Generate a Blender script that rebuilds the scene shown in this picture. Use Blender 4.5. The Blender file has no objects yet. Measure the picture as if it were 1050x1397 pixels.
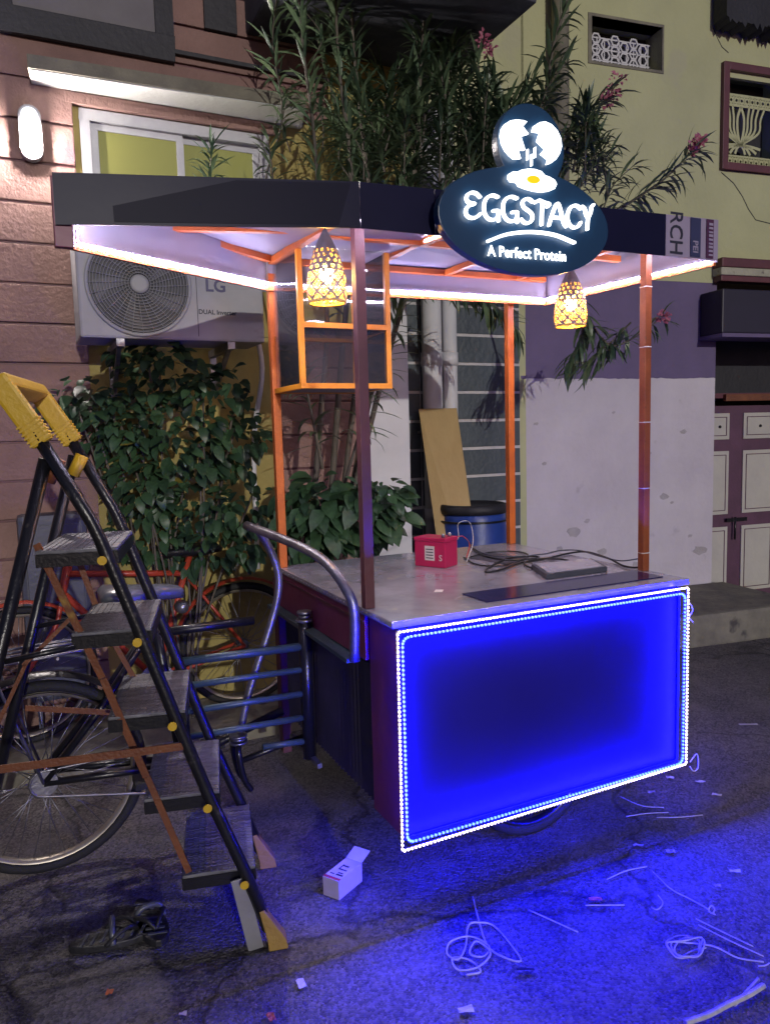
import bpy, bmesh, math, random
from mathutils import Vector, Matrix
import numpy as np
R = random.Random(7)
D = bpy.data
S = bpy.context.scene
COL = S.collection
rad = math.radians

# ------------------------------------------------------------------ camera
CAMF, CAMP, CAMR = 1018.38, .1033, .0269
cam = D.objects.new('camera', D.cameras.new('camera')); COL.objects.link(cam); S.camera = cam
cam.matrix_world = Matrix.Translation((0, 0, 1.5)) @ Matrix.Rotation(rad(90) - CAMP, 4, 'X') @ Matrix.Rotation(-CAMR, 4, 'Z')
cam.data.sensor_fit = 'VERTICAL'; cam.data.sensor_height = 36; cam.data.lens = 36 * CAMF / 1397
cam.data.clip_start = .05; cam.data.clip_end = 300
# ------------------------------------------------------------------ world, night sky, street light
SUN_EL, SUN_AZ = rad(11), rad(-22)      # light travels towards +Y and a little -X
w = D.worlds.new('World'); S.world = w; w.use_nodes = True
nt = w.node_tree; sky = nt.nodes.new('ShaderNodeTexSky'); sky.sky_type = 'NISHITA'; sky.sun_disc = False
sky.sun_elevation = SUN_EL; sky.sun_rotation = rad(180) + SUN_AZ
tn = nt.nodes.new('ShaderNodeMixRGB'); tn.blend_type = 'MULTIPLY'; tn.inputs[0].default_value = 1; tn.inputs[2].default_value = (.62, .60, 1.25, 1)   # the night air is violet blue
nt.links.new(sky.outputs[0], tn.inputs[1]); nt.links.new(tn.outputs[0], nt.nodes['Background'].inputs[0]); nt.nodes['Background'].inputs[1].default_value = .013
sl = D.lights.new('street_light', 'SUN'); sl.energy = .44; sl.angle = rad(.6); sl.color = (1, .96, .89)
so = D.objects.new('street_light', sl); COL.objects.link(so)
sd = Vector((math.sin(SUN_AZ) * math.cos(SUN_EL), math.cos(SUN_AZ) * math.cos(SUN_EL), -math.sin(SUN_EL)))
so.rotation_euler = sd.to_track_quat('-Z', 'Y').to_euler(); so.location = (-4, -8, 6)
S.view_settings.view_transform = 'Standard'; S.view_settings.look = 'None'
S.view_settings.exposure = 1.45; S.view_settings.gamma = 1; S.view_settings.use_curve_mapping = False
S.render.engine = 'CYCLES'
S.cycles.max_bounces = 6; S.cycles.diffuse_bounces = 3; S.cycles.glossy_bounces = 3; S.cycles.transmission_bounces = 4
S.cycles.transparent_max_bounces = 24; S.cycles.sample_clamp_indirect = 4; S.cycles.use_denoising = True
S.cycles.caustics_reflective = False; S.cycles.caustics_refractive = False

# ------------------------------------------------------------------ measuring helpers
HC = np.array([0, 0, 1.5])
def ray(px, py):
    X, Y = px - 525, py - 698.5; c, s = math.cos(CAMR), math.sin(CAMR)
    x = c * X - s * Y; y = s * X + c * Y
    return np.array([x, CAMF * math.cos(CAMP) - y * math.sin(CAMP), -y * math.cos(CAMP) - CAMF * math.sin(CAMP)]) / CAMF
def at(px, py, Y):                       # photograph point at a distance Y in front of the camera
    d = ray(px, py); return tuple(HC + d * Y / d[1])
def ground(px, py, z=0.):
    d = ray(px, py); return tuple(HC + d * (z - 1.5) / d[2])
class Frame:
    def __init__(s, x, y, yaw):
        s.o = np.array([x, y, 0.]); s.yaw = yaw
        s.u = np.array([math.cos(yaw), math.sin(yaw), 0]); s.v = np.array([-s.u[1], s.u[0], 0])
    def w(s, p): q = s.o + p[0] * s.u + p[1] * s.v; return (q[0], q[1], q[2] + p[2])
    def inv(s, P): q = np.array(P) - s.o; return (float(q @ s.u), float(q @ s.v), float(q[2]))
    def on(s, px, py, b):                # photograph point on this frame's plane b = const
        d = ray(px, py); t = np.dot(s.o + b * s.v - HC, s.v) / np.dot(d, s.v); return s.inv(HC + d * t)
    def z(s, px, py, z): return s.inv(ground(px, py, z))
    def at(s, px, py, Y): return s.inv(at(px, py, Y))
FW = Frame(0, 0, 0)
FC = Frame(.0235, 2.1586, .4457)         # the cart and the buildings on the left
FL = Frame(-.361, 2.073, .2198)          # the ladder
FR = Frame(2.67, 6.05, .314)             # the building on the right

# ------------------------------------------------------------------ object helpers
def tag(o, label=None, cat=None, group=None, kind=None):
    if label: o['label'] = label
    if cat: o['category'] = cat
    if group: o['group'] = group
    if kind: o['kind'] = kind
    return o
WM = {}
def wmat(o): return WM[o.name] if o is not None and o.name in WM else Matrix.Identity(4)
def thing(name, label, cat, base=(0, 0, 0), F=FW, group=None):
    o = D.objects.new(name, None); COL.objects.link(o); o.empty_display_size = .1
    o.location = F.w(base); o.rotation_euler = (0, 0, F.yaw)
    WM[o.name] = Matrix.Translation(o.location) @ Matrix.Rotation(F.yaw, 4, 'Z')
    return tag(o, label, cat, group)
def link(name, me, parent=None, M=None, **kw):
    """an object sharing mesh me, M = world matrix"""
    o = D.objects.new(name, me); COL.objects.link(o)
    M = M or Matrix.Identity(4)
    if parent is not None:
        o.parent = parent; o.matrix_local = wmat(parent).inverted() @ M
    else: o.matrix_local = M
    WM[o.name] = M
    return tag(o, **kw)
class MB:
    def __init__(s, F=FW): s.v = []; s.f = []; s.F = F; s.sm = []
    def add(s, vs, fs, smooth=False):
        n = len(s.v); s.v += [s.F.w(p) for p in vs]; s.f += [tuple(i + n for i in f) for f in fs]; s.sm += [smooth] * len(fs); return s
    def box(s, a0, a1, b0, b1, z0, z1):
        a0, a1 = min(a0, a1), max(a0, a1); b0, b1 = min(b0, b1), max(b0, b1); z0, z1 = min(z0, z1), max(z0, z1)
        vs = [(a, b, z) for z in (z0, z1) for a, b in ((a0, b0), (a1, b0), (a1, b1), (a0, b1))]
        return s.add(vs, [(3, 2, 1, 0), (4, 5, 6, 7), (0, 1, 5, 4), (1, 2, 6, 5), (2, 3, 7, 6), (3, 0, 4, 7)])
    def obox(s, p, q, wd, th, up=(0, 0, 1)):
        """bar from p to q, wd across, th along up"""
        p, q = Vector(p), Vector(q); d = (q - p).normalized(); u = Vector(up); x = d.cross(u)
        if x.length < 1e-4: x = d.cross(Vector((1, 0, 0)))
        x.normalize(); u = x.cross(d).normalized(); x = x * wd / 2; u = u * th / 2
        vs = [tuple(c + sx * x + su * u) for c in (p, q) for sx, su in ((-1, -1), (1, -1), (1, 1), (-1, 1))]
        return s.add(vs, [(0, 1, 2, 3), (7, 6, 5, 4), (1, 0, 4, 5), (2, 1, 5, 6), (3, 2, 6, 7), (0, 3, 7, 4)])
    def tube(s, pts, r, n=8, closed=False):
        pts = [Vector(p) for p in pts]; m = len(pts); rs = r if isinstance(r, (list, tuple)) else [r] * m
        vs = []; prev = None
        for i, p in enumerate(pts):
            if closed: d = (pts[(i + 1) % m] - pts[i - 1])
            else: d = (pts[min(i + 1, m - 1)] - pts[max(i - 1, 0)])
            if d.length < 1e-9: d = Vector((0, 0, 1))
            d.normalize()
            if prev is None: prev = d.cross(Vector((0, 0, 1))) if abs(d.z) < .95 else d.cross(Vector((1, 0, 0)))
            x = (prev - d * prev.dot(d))
            if x.length < 1e-6: x = d.orthogonal()
            x.normalize(); prev = x; y = d.cross(x)
            vs += [tuple(p + (x * math.cos(t) + y * math.sin(t)) * rs[i]) for t in [2 * math.pi * k / n for k in range(n)]]
        fs = []
        for i in range(m if closed else m - 1):
            j = (i + 1) % m
            fs += [(i * n + k, j * n + k, j * n + (k + 1) % n, i * n + (k + 1) % n) for k in range(n)]
        s.add(vs, fs, True)
        if not closed:
            k = len(s.v) - len(vs); s.f += [tuple(k + i for i in range(n)), tuple(k + (m - 1) * n + i for i in reversed(range(n)))]; s.sm += [False, False]
        return s
    def lathe(s, c, prof, n=24, axis='z', cap=True):
        c = Vector(c); vs = []
        for r, h in prof:
            for k in range(n):
                t = 2 * math.pi * k / n; x, y = r * math.cos(t), r * math.sin(t)
                vs.append(tuple(c + (Vector((x, y, h)) if axis == 'z' else Vector((x, h, y)) if axis == 'b' else Vector((h, x, y)))))
        fs = [(i * n + k, i * n + (k + 1) % n, (i + 1) * n + (k + 1) % n, (i + 1) * n + k) for i in range(len(prof) - 1) for k in range(n)]
        s.add(vs, fs, True)
        if cap:
            k = len(s.v) - len(vs); m = len(prof)
            s.f += [tuple(k + i for i in reversed(range(n))), tuple(k + (m - 1) * n + i for i in range(n))]; s.sm += [False, False]
        return s
    def prism(s, poly, ax, t0, t1):
        """poly in the plane: ax 'b' -> points (a,z) thick along b; 'z' -> (a,b) thick along z; 'a' -> (b,z)"""
        def P(p, t): return (p[0], t, p[1]) if ax == 'b' else (p[0], p[1], t) if ax == 'z' else (t, p[0], p[1])
        n = len(poly); vs = [P(p, t0) for p in poly] + [P(p, t1) for p in poly]
        return s.add(vs, [tuple(range(n)), tuple(reversed(range(n, 2 * n)))] + [(i, i + n, (i + 1) % n + n, (i + 1) % n) for i in range(n)])
    def ell(s, c, r, n=10, m=7):
        vs = []; fs = []
        for i in range(m + 1):
            t = math.pi * i / m
            for k in range(n):
                p = 2 * math.pi * k / n; vs.append((c[0] + r[0] * math.sin(t) * math.cos(p), c[1] + r[1] * math.sin(t) * math.sin(p), c[2] + r[2] * math.cos(t)))
        for i in range(m):
            for k in range(n): fs.append((i * n + k, (i + 1) * n + k, (i + 1) * n + (k + 1) % n, i * n + (k + 1) % n))
        return s.add(vs, fs, True)
    def build(s, name, mat, parent=None, bevel=0, fixn=True, base=None, **kw):
        if parent is not None: M = wmat(parent)
        else: M = Matrix.Translation(base if base else s.v[0]) if True else None
        inv = M.inverted(); me = D.meshes.new(name)
        me.from_pydata([tuple(inv @ Vector(v)) for v in s.v], [], s.f)
        me.polygons.foreach_set('use_smooth', s.sm); me.validate()
        if fixn or bevel:
            bm = bmesh.new(); bm.from_mesh(me)
            bmesh.ops.remove_doubles(bm, verts=bm.verts, dist=1e-6)
            if fixn: bmesh.ops.recalc_face_normals(bm, faces=bm.faces)
            if bevel:
                es = [e for e in bm.edges if len(e.link_faces) == 2 and e.calc_face_angle(0) > .6]
                bmesh.ops.bevel(bm, geom=es, offset=bevel, segments=2, affect='EDGES', profile=.6, clamp_overlap=True)
            bm.to_mesh(me); bm.free()
        me.materials.append(mat)
        o = D.objects.new(name, me); COL.objects.link(o)
        if parent is not None: o.parent = parent
        else: o.matrix_local = M
        WM[o.name] = M
        return tag(o, **kw)
def spline(pts, n=6):
    P = [Vector(p) for p in pts]; P = [P[0] * 2 - P[1]] + P + [P[-1] * 2 - P[-2]]; out = []
    for i in range(1, len(P) - 2):
        for k in range(n):
            t = k / n; a, b, c, d = P[i - 1:i + 3]
            out.append(.5 * ((2 * b) + (c - a) * t + (2 * a - 5 * b + 4 * c - d) * t * t + (3 * b - a - 3 * c + d) * t ** 3))
    out.append(P[-2]); return [tuple(q) for q in out]

# ------------------------------------------------------------------ materials
def mat(name, c1, c2=None, rough=.6, metal=0, scale=4, bump=0, bscale=None, c3=None, spots=0, spotscale=9, rvar=0, stretch=None, coat=0, spec=.5, detail=8):
    m = D.materials.new(name); m.use_nodes = True; N = m.node_tree.nodes; Lk = m.node_tree.links; b = N['Principled BSDF']
    b.inputs['Roughness'].default_value = rough; b.inputs['Metallic'].default_value = metal
    b.inputs['Specular IOR Level'].default_value = spec
    if coat: b.inputs['Coat Weight'].default_value = coat; b.inputs['Coat Roughness'].default_value = .1
    tc = N.new('ShaderNodeTexCoord'); mp = N.new('ShaderNodeMapping'); Lk.new(tc.outputs['Object'], mp.inputs[0])
    if stretch: mp.inputs['Scale'].default_value = stretch
    c2 = c2 or tuple(x * .75 for x in c1)
    no = N.new('ShaderNodeTexNoise'); no.inputs['Scale'].default_value = scale; no.inputs['Detail'].default_value = detail; no.inputs['Roughness'].default_value = .62
    Lk.new(mp.outputs[0], no.inputs[0])
    rp = N.new('ShaderNodeValToRGB'); rp.color_ramp.elements[0].position = .32; rp.color_ramp.elements[1].position = .68
    rp.color_ramp.elements[0].color = (*c2, 1); rp.color_ramp.elements[1].color = (*c1, 1); Lk.new(no.outputs[0], rp.inputs[0])
    out = rp.outputs[0]
    if c3:
        n2 = N.new('ShaderNodeTexNoise'); n2.inputs['Scale'].default_value = spotscale; n2.inputs['Detail'].default_value = 5; Lk.new(mp.outputs[0], n2.inputs[0])
        r2 = N.new('ShaderNodeValToRGB'); r2.color_ramp.elements[0].position = .5 - spots * .5 + .1; r2.color_ramp.elements[1].position = .5 - spots * .5 + .18
        r2.color_ramp.elements[0].color = (0, 0, 0, 1); r2.color_ramp.elements[1].color = (1, 1, 1, 1); Lk.new(n2.outputs[0], r2.inputs[0])
        mx = N.new('ShaderNodeMixRGB'); Lk.new(r2.outputs[0], mx.inputs[0]); Lk.new(out, mx.inputs[1]); mx.inputs[2].default_value = (*c3, 1); out = mx.outputs[0]
    Lk.new(out, b.inputs['Base Color'])
    if rvar:
        mr = N.new('ShaderNodeMapRange'); mr.inputs['To Min'].default_value = max(.03, rough - rvar); mr.inputs['To Max'].default_value = rough + rvar
        Lk.new(no.outputs[0], mr.inputs[0]); Lk.new(mr.outputs[0], b.inputs['Roughness'])
    if bump:
        n3 = N.new('ShaderNodeTexNoise'); n3.inputs['Scale'].default_value = bscale or scale * 8; n3.inputs['Detail'].default_value = 6; Lk.new(mp.outputs[0], n3.inputs[0])
        bp = N.new('ShaderNodeBump'); bp.inputs['Strength'].default_value = min(1, bump); bp.inputs['Distance'].default_value = .004 * max(1, bump)
        Lk.new(n3.outputs[0], bp.inputs['Height']); Lk.new(bp.outputs[0], b.inputs['Normal'])
    return m
def emit(name, c, s):
    m = D.materials.new(name); m.use_nodes = True; N = m.node_tree.nodes; b = N['Principled BSDF']
    b.inputs['Base Color'].default_value = (.6, .6, .6, 1); b.inputs['Emission Color'].default_value = (*c, 1); b.inputs['Emission Strength'].default_value = s
    m.cycles.emission_sampling = 'FRONT_BACK' if False else 'AUTO'
    return m
def glassmat(name, tint=(.8, .85, .9), refl=.12, dirt=.06):
    m = D.materials.new(name); m.use_nodes = True; N = m.node_tree.nodes; L = m.node_tree.links; N.remove(N['Principled BSDF'])
    t = N.new('ShaderNodeBsdfTransparent'); t.inputs[0].default_value = (*tint, 1)
    g = N.new('ShaderNodeBsdfGlossy'); g.inputs['Roughness'].default_value = .04
    d = N.new('ShaderNodeBsdfDiffuse'); d.inputs[0].default_value = (.5, .5, .55, 1)
    fr = N.new('ShaderNodeFresnel'); fr.inputs[0].default_value = 1.5
    ad = N.new('ShaderNodeMath'); ad.operation = 'ADD'; ad.inputs[1].default_value = refl * .4; L.new(fr.outputs[0], ad.inputs[0])
    m1 = N.new('ShaderNodeMixShader'); L.new(ad.outputs[0], m1.inputs[0]); L.new(t.outputs[0], m1.inputs[1]); L.new(g.outputs[0], m1.inputs[2])
    m2 = N.new('ShaderNodeMixShader'); m2.inputs[0].default_value = dirt; L.new(m1.outputs[0], m2.inputs[1]); L.new(d.outputs[0], m2.inputs[2])
    L.new(m2.outputs[0], N['Material Output'].inputs[0]); return m
def leafmat(name, c1, c2, rough=.35, trans=.25):
    m = D.materials.new(name); m.use_nodes = True; N = m.node_tree.nodes; L = m.node_tree.links; b = N['Principled BSDF']
    tc = N.new('ShaderNodeTexCoord'); no = N.new('ShaderNodeTexNoise'); no.inputs['Scale'].default_value = 7; no.inputs['Detail'].default_value = 4; L.new(tc.outputs['Object'], no.inputs[0])
    oi = N.new('ShaderNodeObjectInfo'); ge = N.new('ShaderNodeNewGeometry')
    ad = N.new('ShaderNodeMath'); ad.operation = 'MULTIPLY_ADD'; L.new(ge.outputs['Random Per Island'], ad.inputs[0]); ad.inputs[1].default_value = .55
    m3 = N.new('ShaderNodeMath'); m3.operation = 'MULTIPLY_ADD'; L.new(oi.outputs['Random'], m3.inputs[0]); m3.inputs[1].default_value = .3; m3.inputs[2].default_value = -.42
    a2 = N.new('ShaderNodeMath'); a2.operation = 'ADD'; L.new(no.outputs[0], a2.inputs[0]); L.new(m3.outputs[0], a2.inputs[1]); L.new(a2.outputs[0], ad.inputs[2])
    rp = N.new('ShaderNodeValToRGB'); rp.color_ramp.elements[0].position = .1; rp.color_ramp.elements[1].position = .75; rp.color_ramp.elements[0].color = (*c2, 1); rp.color_ramp.elements[1].color = (*c1, 1)
    if name == 'shrub_leaf': e_ = rp.color_ramp.elements.new(.84); e_.color = (*c1, 1); e_ = rp.color_ramp.elements.new(.90); e_.color = (.26, .21, .04, 1)
    L.new(ad.outputs[0], rp.inputs[0]); L.new(rp.outputs[0], b.inputs['Base Color']); b.inputs['Roughness'].default_value = rough
    tr = N.new('ShaderNodeBsdfTranslucent'); L.new(rp.outputs[0], tr.inputs[0]); mx = N.new('ShaderNodeMixShader'); mx.inputs[0].default_value = trans
    L.new(b.outputs[0], mx.inputs[1]); L.new(tr.outputs[0], mx.inputs[2]); L.new(mx.outputs[0], N['Material Output'].inputs[0]); return m

M = dict(
 road=mat('asphalt', (.15, .14, .14), (.07, .066, .07), .62, scale=1.7, bump=4, bscale=95, c3=(.15, .14, .135), spots=-.16, spotscale=60, rvar=.15),
 pink=mat('pink_plaster', (.31, .185, .155), (.20, .115, .10), .75, scale=2.2, bump=1.6, bscale=45, c3=(.14, .07, .08), spots=-.12, spotscale=3),
 yellow=mat('yellow_plaster', (.42, .34, .11), (.30, .24, .08), .8, scale=1.6, bump=1.2, bscale=30, c3=(.25, .2, .09), spots=-.16, spotscale=2.2),
 lime=mat('lime_wash', (.52, .53, .29), (.42, .43, .24), .85, scale=1.1, bump=1.2, bscale=22, c3=(.43, .43, .27), spots=-.04, spotscale=3),
 cream=mat('stained_cream', (.62, .58, .60), (.50, .46, .50), .8, scale=1.4, bump=1.4, bscale=26, c3=(.42, .385, .40), spots=-.08, spotscale=4),
 purple=mat('purple_shade_and_paint', (.15, .11, .22), (.11, .085, .17), .7, scale=2.0, bump=1, bscale=26),  # holds the wall's painted shade; also the shutter lip's own purple
 tile=mat('slate_tile', (.085, .105, .12), (.055, .07, .085), .55, scale=3, bump=2, bscale=30, rvar=.1),
 joint=mat('pale_joint', (.62, .60, .60), (.48, .46, .47), .9, scale=9, bump=1),
 white=mat('white_paint', (.68, .68, .70), (.58, .58, .61), .6, scale=3, bump=.6),
 dark=mat('dark_paint', (.022, .022, .03), (.012, .012, .018), .6, scale=4, bump=.8),
 darkgrey=mat('dark_grey_metal', (.07, .075, .10), (.045, .05, .07), .45, scale=6, bump=.4, c3=(.12, .10, .08), spots=-.22),
 maroon=mat('maroon_paint', (.13, .035, .045), (.085, .025, .035), .5, scale=5, bump=.5, c3=(.2, .15, .13), spots=-.26),
 aluminium=mat('aluminium', (.38, .38, .40), (.28, .28, .31), .45, .5, scale=6, rvar=.1),
 concrete=mat('weathered_concrete', (.25, .235, .17), (.13, .12, .10), .85, scale=5, bump=1.8, bscale=24, c3=(.07, .065, .06), spots=-.08, spotscale=6),
 slab=mat('pale_slab', (.52, .53, .50), (.44, .45, .43), .8, scale=4, bump=1),
 orange=mat('orange_paint', (.64, .16, .025), (.44, .10, .02), .42, scale=9, bump=.4, c3=(.3, .09, .03), spots=-.22, spotscale=16),
 cablit=mat('lamplit_orange_paint', (.85, .34, .02), (.75, .27, .02), .4, scale=9, bump=.3, c3=(.4, .14, .03), spots=-.24, spotscale=18),  # orange frame paint with the pendant's yellow light mixed into it
 shadedpost=mat('shaded_orange_paint', (.36, .095, .03), (.22, .055, .02), .42, scale=9, bump=.4, c3=(.12, .05, .03), spots=-.14, spotscale=18),  # the orange post paint, darkened to hold the shade on that post
 counter=mat('galvanised_sheet', (.62, .62, .70), (.32, .32, .39), .19, .50, scale=3.6, c3=(.66, .64, .60), spots=-.08, spotscale=9, rvar=.12, bump=.25, bscale=9),
 cartred=mat('cart_maroon_sheet', (.24, .035, .095), (.16, .025, .07), .42, scale=4, bump=.5, bscale=12, c3=(.1, .03, .04), spots=-.2),
 panel=mat('front_sheet', (.006, .003, .044), (.005, .002, .034), .45, scale=2, rvar=.05, bump=.15, bscale=6),
 black=mat('black_enamel', (.012, .012, .014), (.007, .007, .009), .28, scale=12, bump=.3, c3=(.06, .052, .045), spots=-.12, spotscale=26),
 rubber=mat('tyre_rubber', (.018, .018, .018), (.011, .011, .011), .75, scale=20, bump=.8),
 steel=mat('worn_steel', (.34, .34, .37), (.17, .17, .2), .38, .85, scale=14, bump=.4, c3=(.16, .09, .06), spots=-.18, spotscale=22),
 rim=mat('rim_steel', (.5, .46, .38), (.32, .28, .22), .4, .7, scale=12),
 bluegrey=mat('blue_grey_paint', (.055, .10, .12), (.035, .06, .08), .4, .2, scale=9, bump=.4, c3=(.22, .2, .18), spots=-.2, spotscale=18),
 red=mat('red_bike_paint', (.50, .07, .03), (.33, .04, .025), .35, scale=9, c3=(.13, .05, .03), spots=-.16, spotscale=26),
 ladyellow=mat('yellow_plastic', (.66, .43, .02), (.54, .33, .015), .45, scale=9, bump=.4, c3=(.4, .26, .03), spots=-.22, spotscale=18),
 tread=mat('ribbed_tread', (.22, .22, .235), (.07, .07, .08), .6, .25, scale=10, bump=4, bscale=16, stretch=(1, 7, 1)),
 strap=mat('rusty_strap', (.20, .065, .02), (.12, .035, .015), .5, scale=14, bump=.6, c3=(.3, .18, .03), spots=-.12, spotscale=9),
 saddle=mat('vinyl_saddle', (.12, .13, .15), (.06, .065, .08), .3, scale=7, bump=.6, bscale=20),
 fascia=mat('protective_film_sheet', (.012, .012, .040), (.008, .008, .030), .36, .0, spec=.15, scale=1.5, rvar=.06, bump=.35, bscale=3),
 ceiling=mat('white_flex', (.25, .24, .30), (.21, .20, .26), .6, scale=2, bump=.3, bscale=7),
 signboard=mat('sign_navy', (.012, .055, .125), (.010, .045, .105), .35, scale=2),
 acwhite=mat('ac_casing', (.40, .40, .42), (.30, .30, .32), .5, scale=3, c3=(.2, .18, .16), spots=-.16, spotscale=4),
 acdark=mat('ac_dark', (.03, .03, .04), (.02, .02, .03), .5),
 blade=mat('fan_blade', (.10, .10, .12), (.07, .07, .09), .5),
 ink=mat('ink', (.03, .03, .05), (.02, .02, .04), .5),
 bark=mat('bark', (.16, .14, .11), (.07, .06, .05), .8, scale=12, bump=2, bscale=40, stretch=(1, 1, .3)),
 ply=mat('plywood', (.50, .36, .16), (.42, .29, .12), .6, scale=5, stretch=(1, 1, .15), bump=.6, c3=(.36, .24, .1), spots=-.18),
 barrel=mat('blue_drum', (.02, .06, .32), (.015, .04, .22), .38, scale=5, bump=.4, c3=(.2, .2, .25), spots=-.26),
 battery=mat('battery_red', (.52, .02, .10), (.42, .015, .08), .35, scale=4),
 paper=mat('paper', (.7, .68, .65), (.6, .58, .55), .6, scale=20),
 twine=mat('plastic_twine', (.60, .58, .62), (.42, .40, .45), .45, scale=40),
 cable=mat('black_cable', (.02, .02, .022), None, .35),
 cablered=mat('red_wire', (.5, .03, .02), None, .4),
 lampmetal=mat('pendant_metal', (.20, .19, .20), (.14, .13, .14), .5, .4, scale=8),
 lampgold=mat('pendant_gold', (.50, .34, .07), (.40, .26, .05), .5, .2, scale=8),
 door=mat('door_panel', (.52, .50, .42), (.43, .41, .36), .6, scale=3, bump=.6, c3=(.36, .32, .3), spots=-.22),
 doorframe=mat('door_purple', (.12, .05, .09), (.08, .035, .06), .5, scale=5, bump=.4),
 tarp=mat('dark_eave', (.02, .021, .03), (.012, .012, .018), .7, scale=4, bump=1.5),
 print=mat('printed_band', (.40, .34, .46), (.34, .29, .40), .35),
 printblue=mat('printed_blue', (.05, .055, .13), None, .35),
 printred=mat('printed_maroon', (.10, .03, .08), None, .4),
 leafo=leafmat('oleander_leaf', (.17, .25, .13), (.035, .07, .045), .38, .2),
 leafs=leafmat('shrub_leaf', (.06, .13, .055), (.010, .028, .022), .42, .2),
 flower=leafmat('pink_flower', (.62, .22, .32), (.42, .10, .2), .5, .4),
 sandal=mat('sandal_rubber', (.02, .02, .024), (.012, .012, .014), .5, bump=.8, bscale=60),
 trash=mat('scrap', (.55, .5, .48), (.4, .36, .35), .6, scale=20),
 trashred=mat('scrap_orange', (.6, .15, .05), None, .6),
 glass=glassmat('clear_pane', (.985, .985, .99), .03, .008),
 wired=glassmat('dusty_pane', (.96, .96, .98), .06, .035),
 ledwhite=emit('white_led', (.80, .72, 1), 190), ledwarm=emit('warm_white_led', (1, .80, .92), 2.5),
 ledblue=emit('blue_led', (.00022, .0007, 1), 470),
 ledstrip=mat('led_tape', (.6, .55, .62), (.55, .5, .58), .4),
 bulb=emit('bulb', (1, .52, .12), 170), walllamp=emit('wall_lamp_glow', (1, .90, .86), 560), wallcool=emit('lamp_lens_dim', (.85, .9, 1), .55),
 signlight=emit('sign_letters', (.93, .98, 1), 1.25), signyellow=emit('sign_yolk', (1, .62, .0), .30),
 glowpane=emit('glowing_pane', (.42, .42, .14), .10),
)
M['signyellow'].node_tree.nodes['Principled BSDF'].inputs['Base Color'].default_value = (.8, .5, .01, 1)
M['glowpane'].node_tree.nodes['Principled BSDF'].inputs['Base Color'].default_value = (.14, .14, .04, 1)
M['glowpane'].node_tree.nodes['Principled BSDF'].inputs['Roughness'].default_value = .1

def road_material():
    m = D.materials.new('asphalt'); m.use_nodes = True; N = m.node_tree.nodes; L = m.node_tree.links; b = N['Principled BSDF']
    tc = N.new('ShaderNodeTexCoord')
    def noise(sc, det, rough=.6):
        n = N.new('ShaderNodeTexNoise'); n.inputs['Scale'].default_value = sc; n.inputs['Detail'].default_value = det; n.inputs['Roughness'].default_value = rough; L.new(tc.outputs['Object'], n.inputs[0]); return n.outputs[0]
    def ramp(i, p0, c0, p1, c1):
        r = N.new('ShaderNodeValToRGB'); e = r.color_ramp.elements; e[0].position = p0; e[1].position = p1; e[0].color = (*c0, 1); e[1].color = (*c1, 1); L.new(i, r.inputs[0]); return r.outputs[0]
    def mix(t, f, a, c):
        x = N.new('ShaderNodeMixRGB'); x.blend_type = t
        if isinstance(f, float): x.inputs[0].default_value = f
        else: L.new(f, x.inputs[0])
        L.new(a, x.inputs[1]); L.new(c, x.inputs[2]); return x.outputs[0]
    big = ramp(noise(.9, 6), .35, (.085, .08, .082), .65, (.17, .158, .155))
    v = N.new('ShaderNodeTexVoronoi'); v.inputs['Scale'].default_value = 130; L.new(tc.outputs['Object'], v.inputs[0])
    stone = ramp(v.outputs['Color'], .15, (.45, .45, .45), .9, (1.7, 1.65, 1.6))
    c = mix('MULTIPLY', 1.0, big, stone)
    dust = ramp(noise(3.2, 9, .7), .50, (0, 0, 0), .66, (1, 1, 1)); dc = N.new('ShaderNodeRGB'); dc.outputs[0].default_value = (.26, .24, .22, 1)
    dm = N.new('ShaderNodeMath'); dm.operation = 'MULTIPLY'; dm.inputs[1].default_value = .5; L.new(dust, dm.inputs[0]); c = mix('MIX', dm.outputs[0], c, dc.outputs[0])
    st = ramp(noise(1.7, 4), .30, (.35, .35, .36), .42, (1, 1, 1)); c = mix('MULTIPLY', .8, c, st)
    v2 = N.new('ShaderNodeTexVoronoi'); v2.feature = 'DISTANCE_TO_EDGE'; v2.inputs['Scale'].default_value = .75
    mp = N.new('ShaderNodeMixRGB'); mp.blend_type = 'ADD'; mp.inputs[0].default_value = .35; L.new(tc.outputs['Object'], mp.inputs[1]); nn = N.new('ShaderNodeTexNoise'); nn.inputs['Scale'].default_value = 5; nn.inputs['Detail'].default_value = 6; L.new(tc.outputs['Object'], nn.inputs[0]); L.new(nn.outputs['Color'], mp.inputs[2]); L.new(mp.outputs[0], v2.inputs[0])
    ck = ramp(v2.outputs['Distance'], .002, (.3, .3, .3), .012, (1, 1, 1)); c = mix('MULTIPLY', .85, c, ck)
    L.new(c, b.inputs['Base Color'])
    rr = N.new('ShaderNodeMapRange'); rr.inputs['To Min'].default_value = .38; rr.inputs['To Max'].default_value = .75; L.new(noise(2.4, 6), rr.inputs[0]); L.new(rr.outputs[0], b.inputs['Roughness'])
    h = N.new('ShaderNodeMath'); h.operation = 'MULTIPLY_ADD'; h.inputs[1].default_value = -.6; L.new(v.outputs['Distance'], h.inputs[0]); L.new(noise(40, 8, .7), h.inputs[2])
    h2 = N.new('ShaderNodeMath'); h2.operation = 'MULTIPLY_ADD'; h2.inputs[1].default_value = .8; L.new(ck, h2.inputs[0]); L.new(h.outputs[0], h2.inputs[2])
    bp = N.new('ShaderNodeBump'); bp.inputs['Strength'].default_value = .9; bp.inputs['Distance'].default_value = .012; L.new(h2.outputs[0], bp.inputs['Height']); L.new(bp.outputs[0], b.inputs['Normal'])
    return m
M['road'] = road_material()
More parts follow.
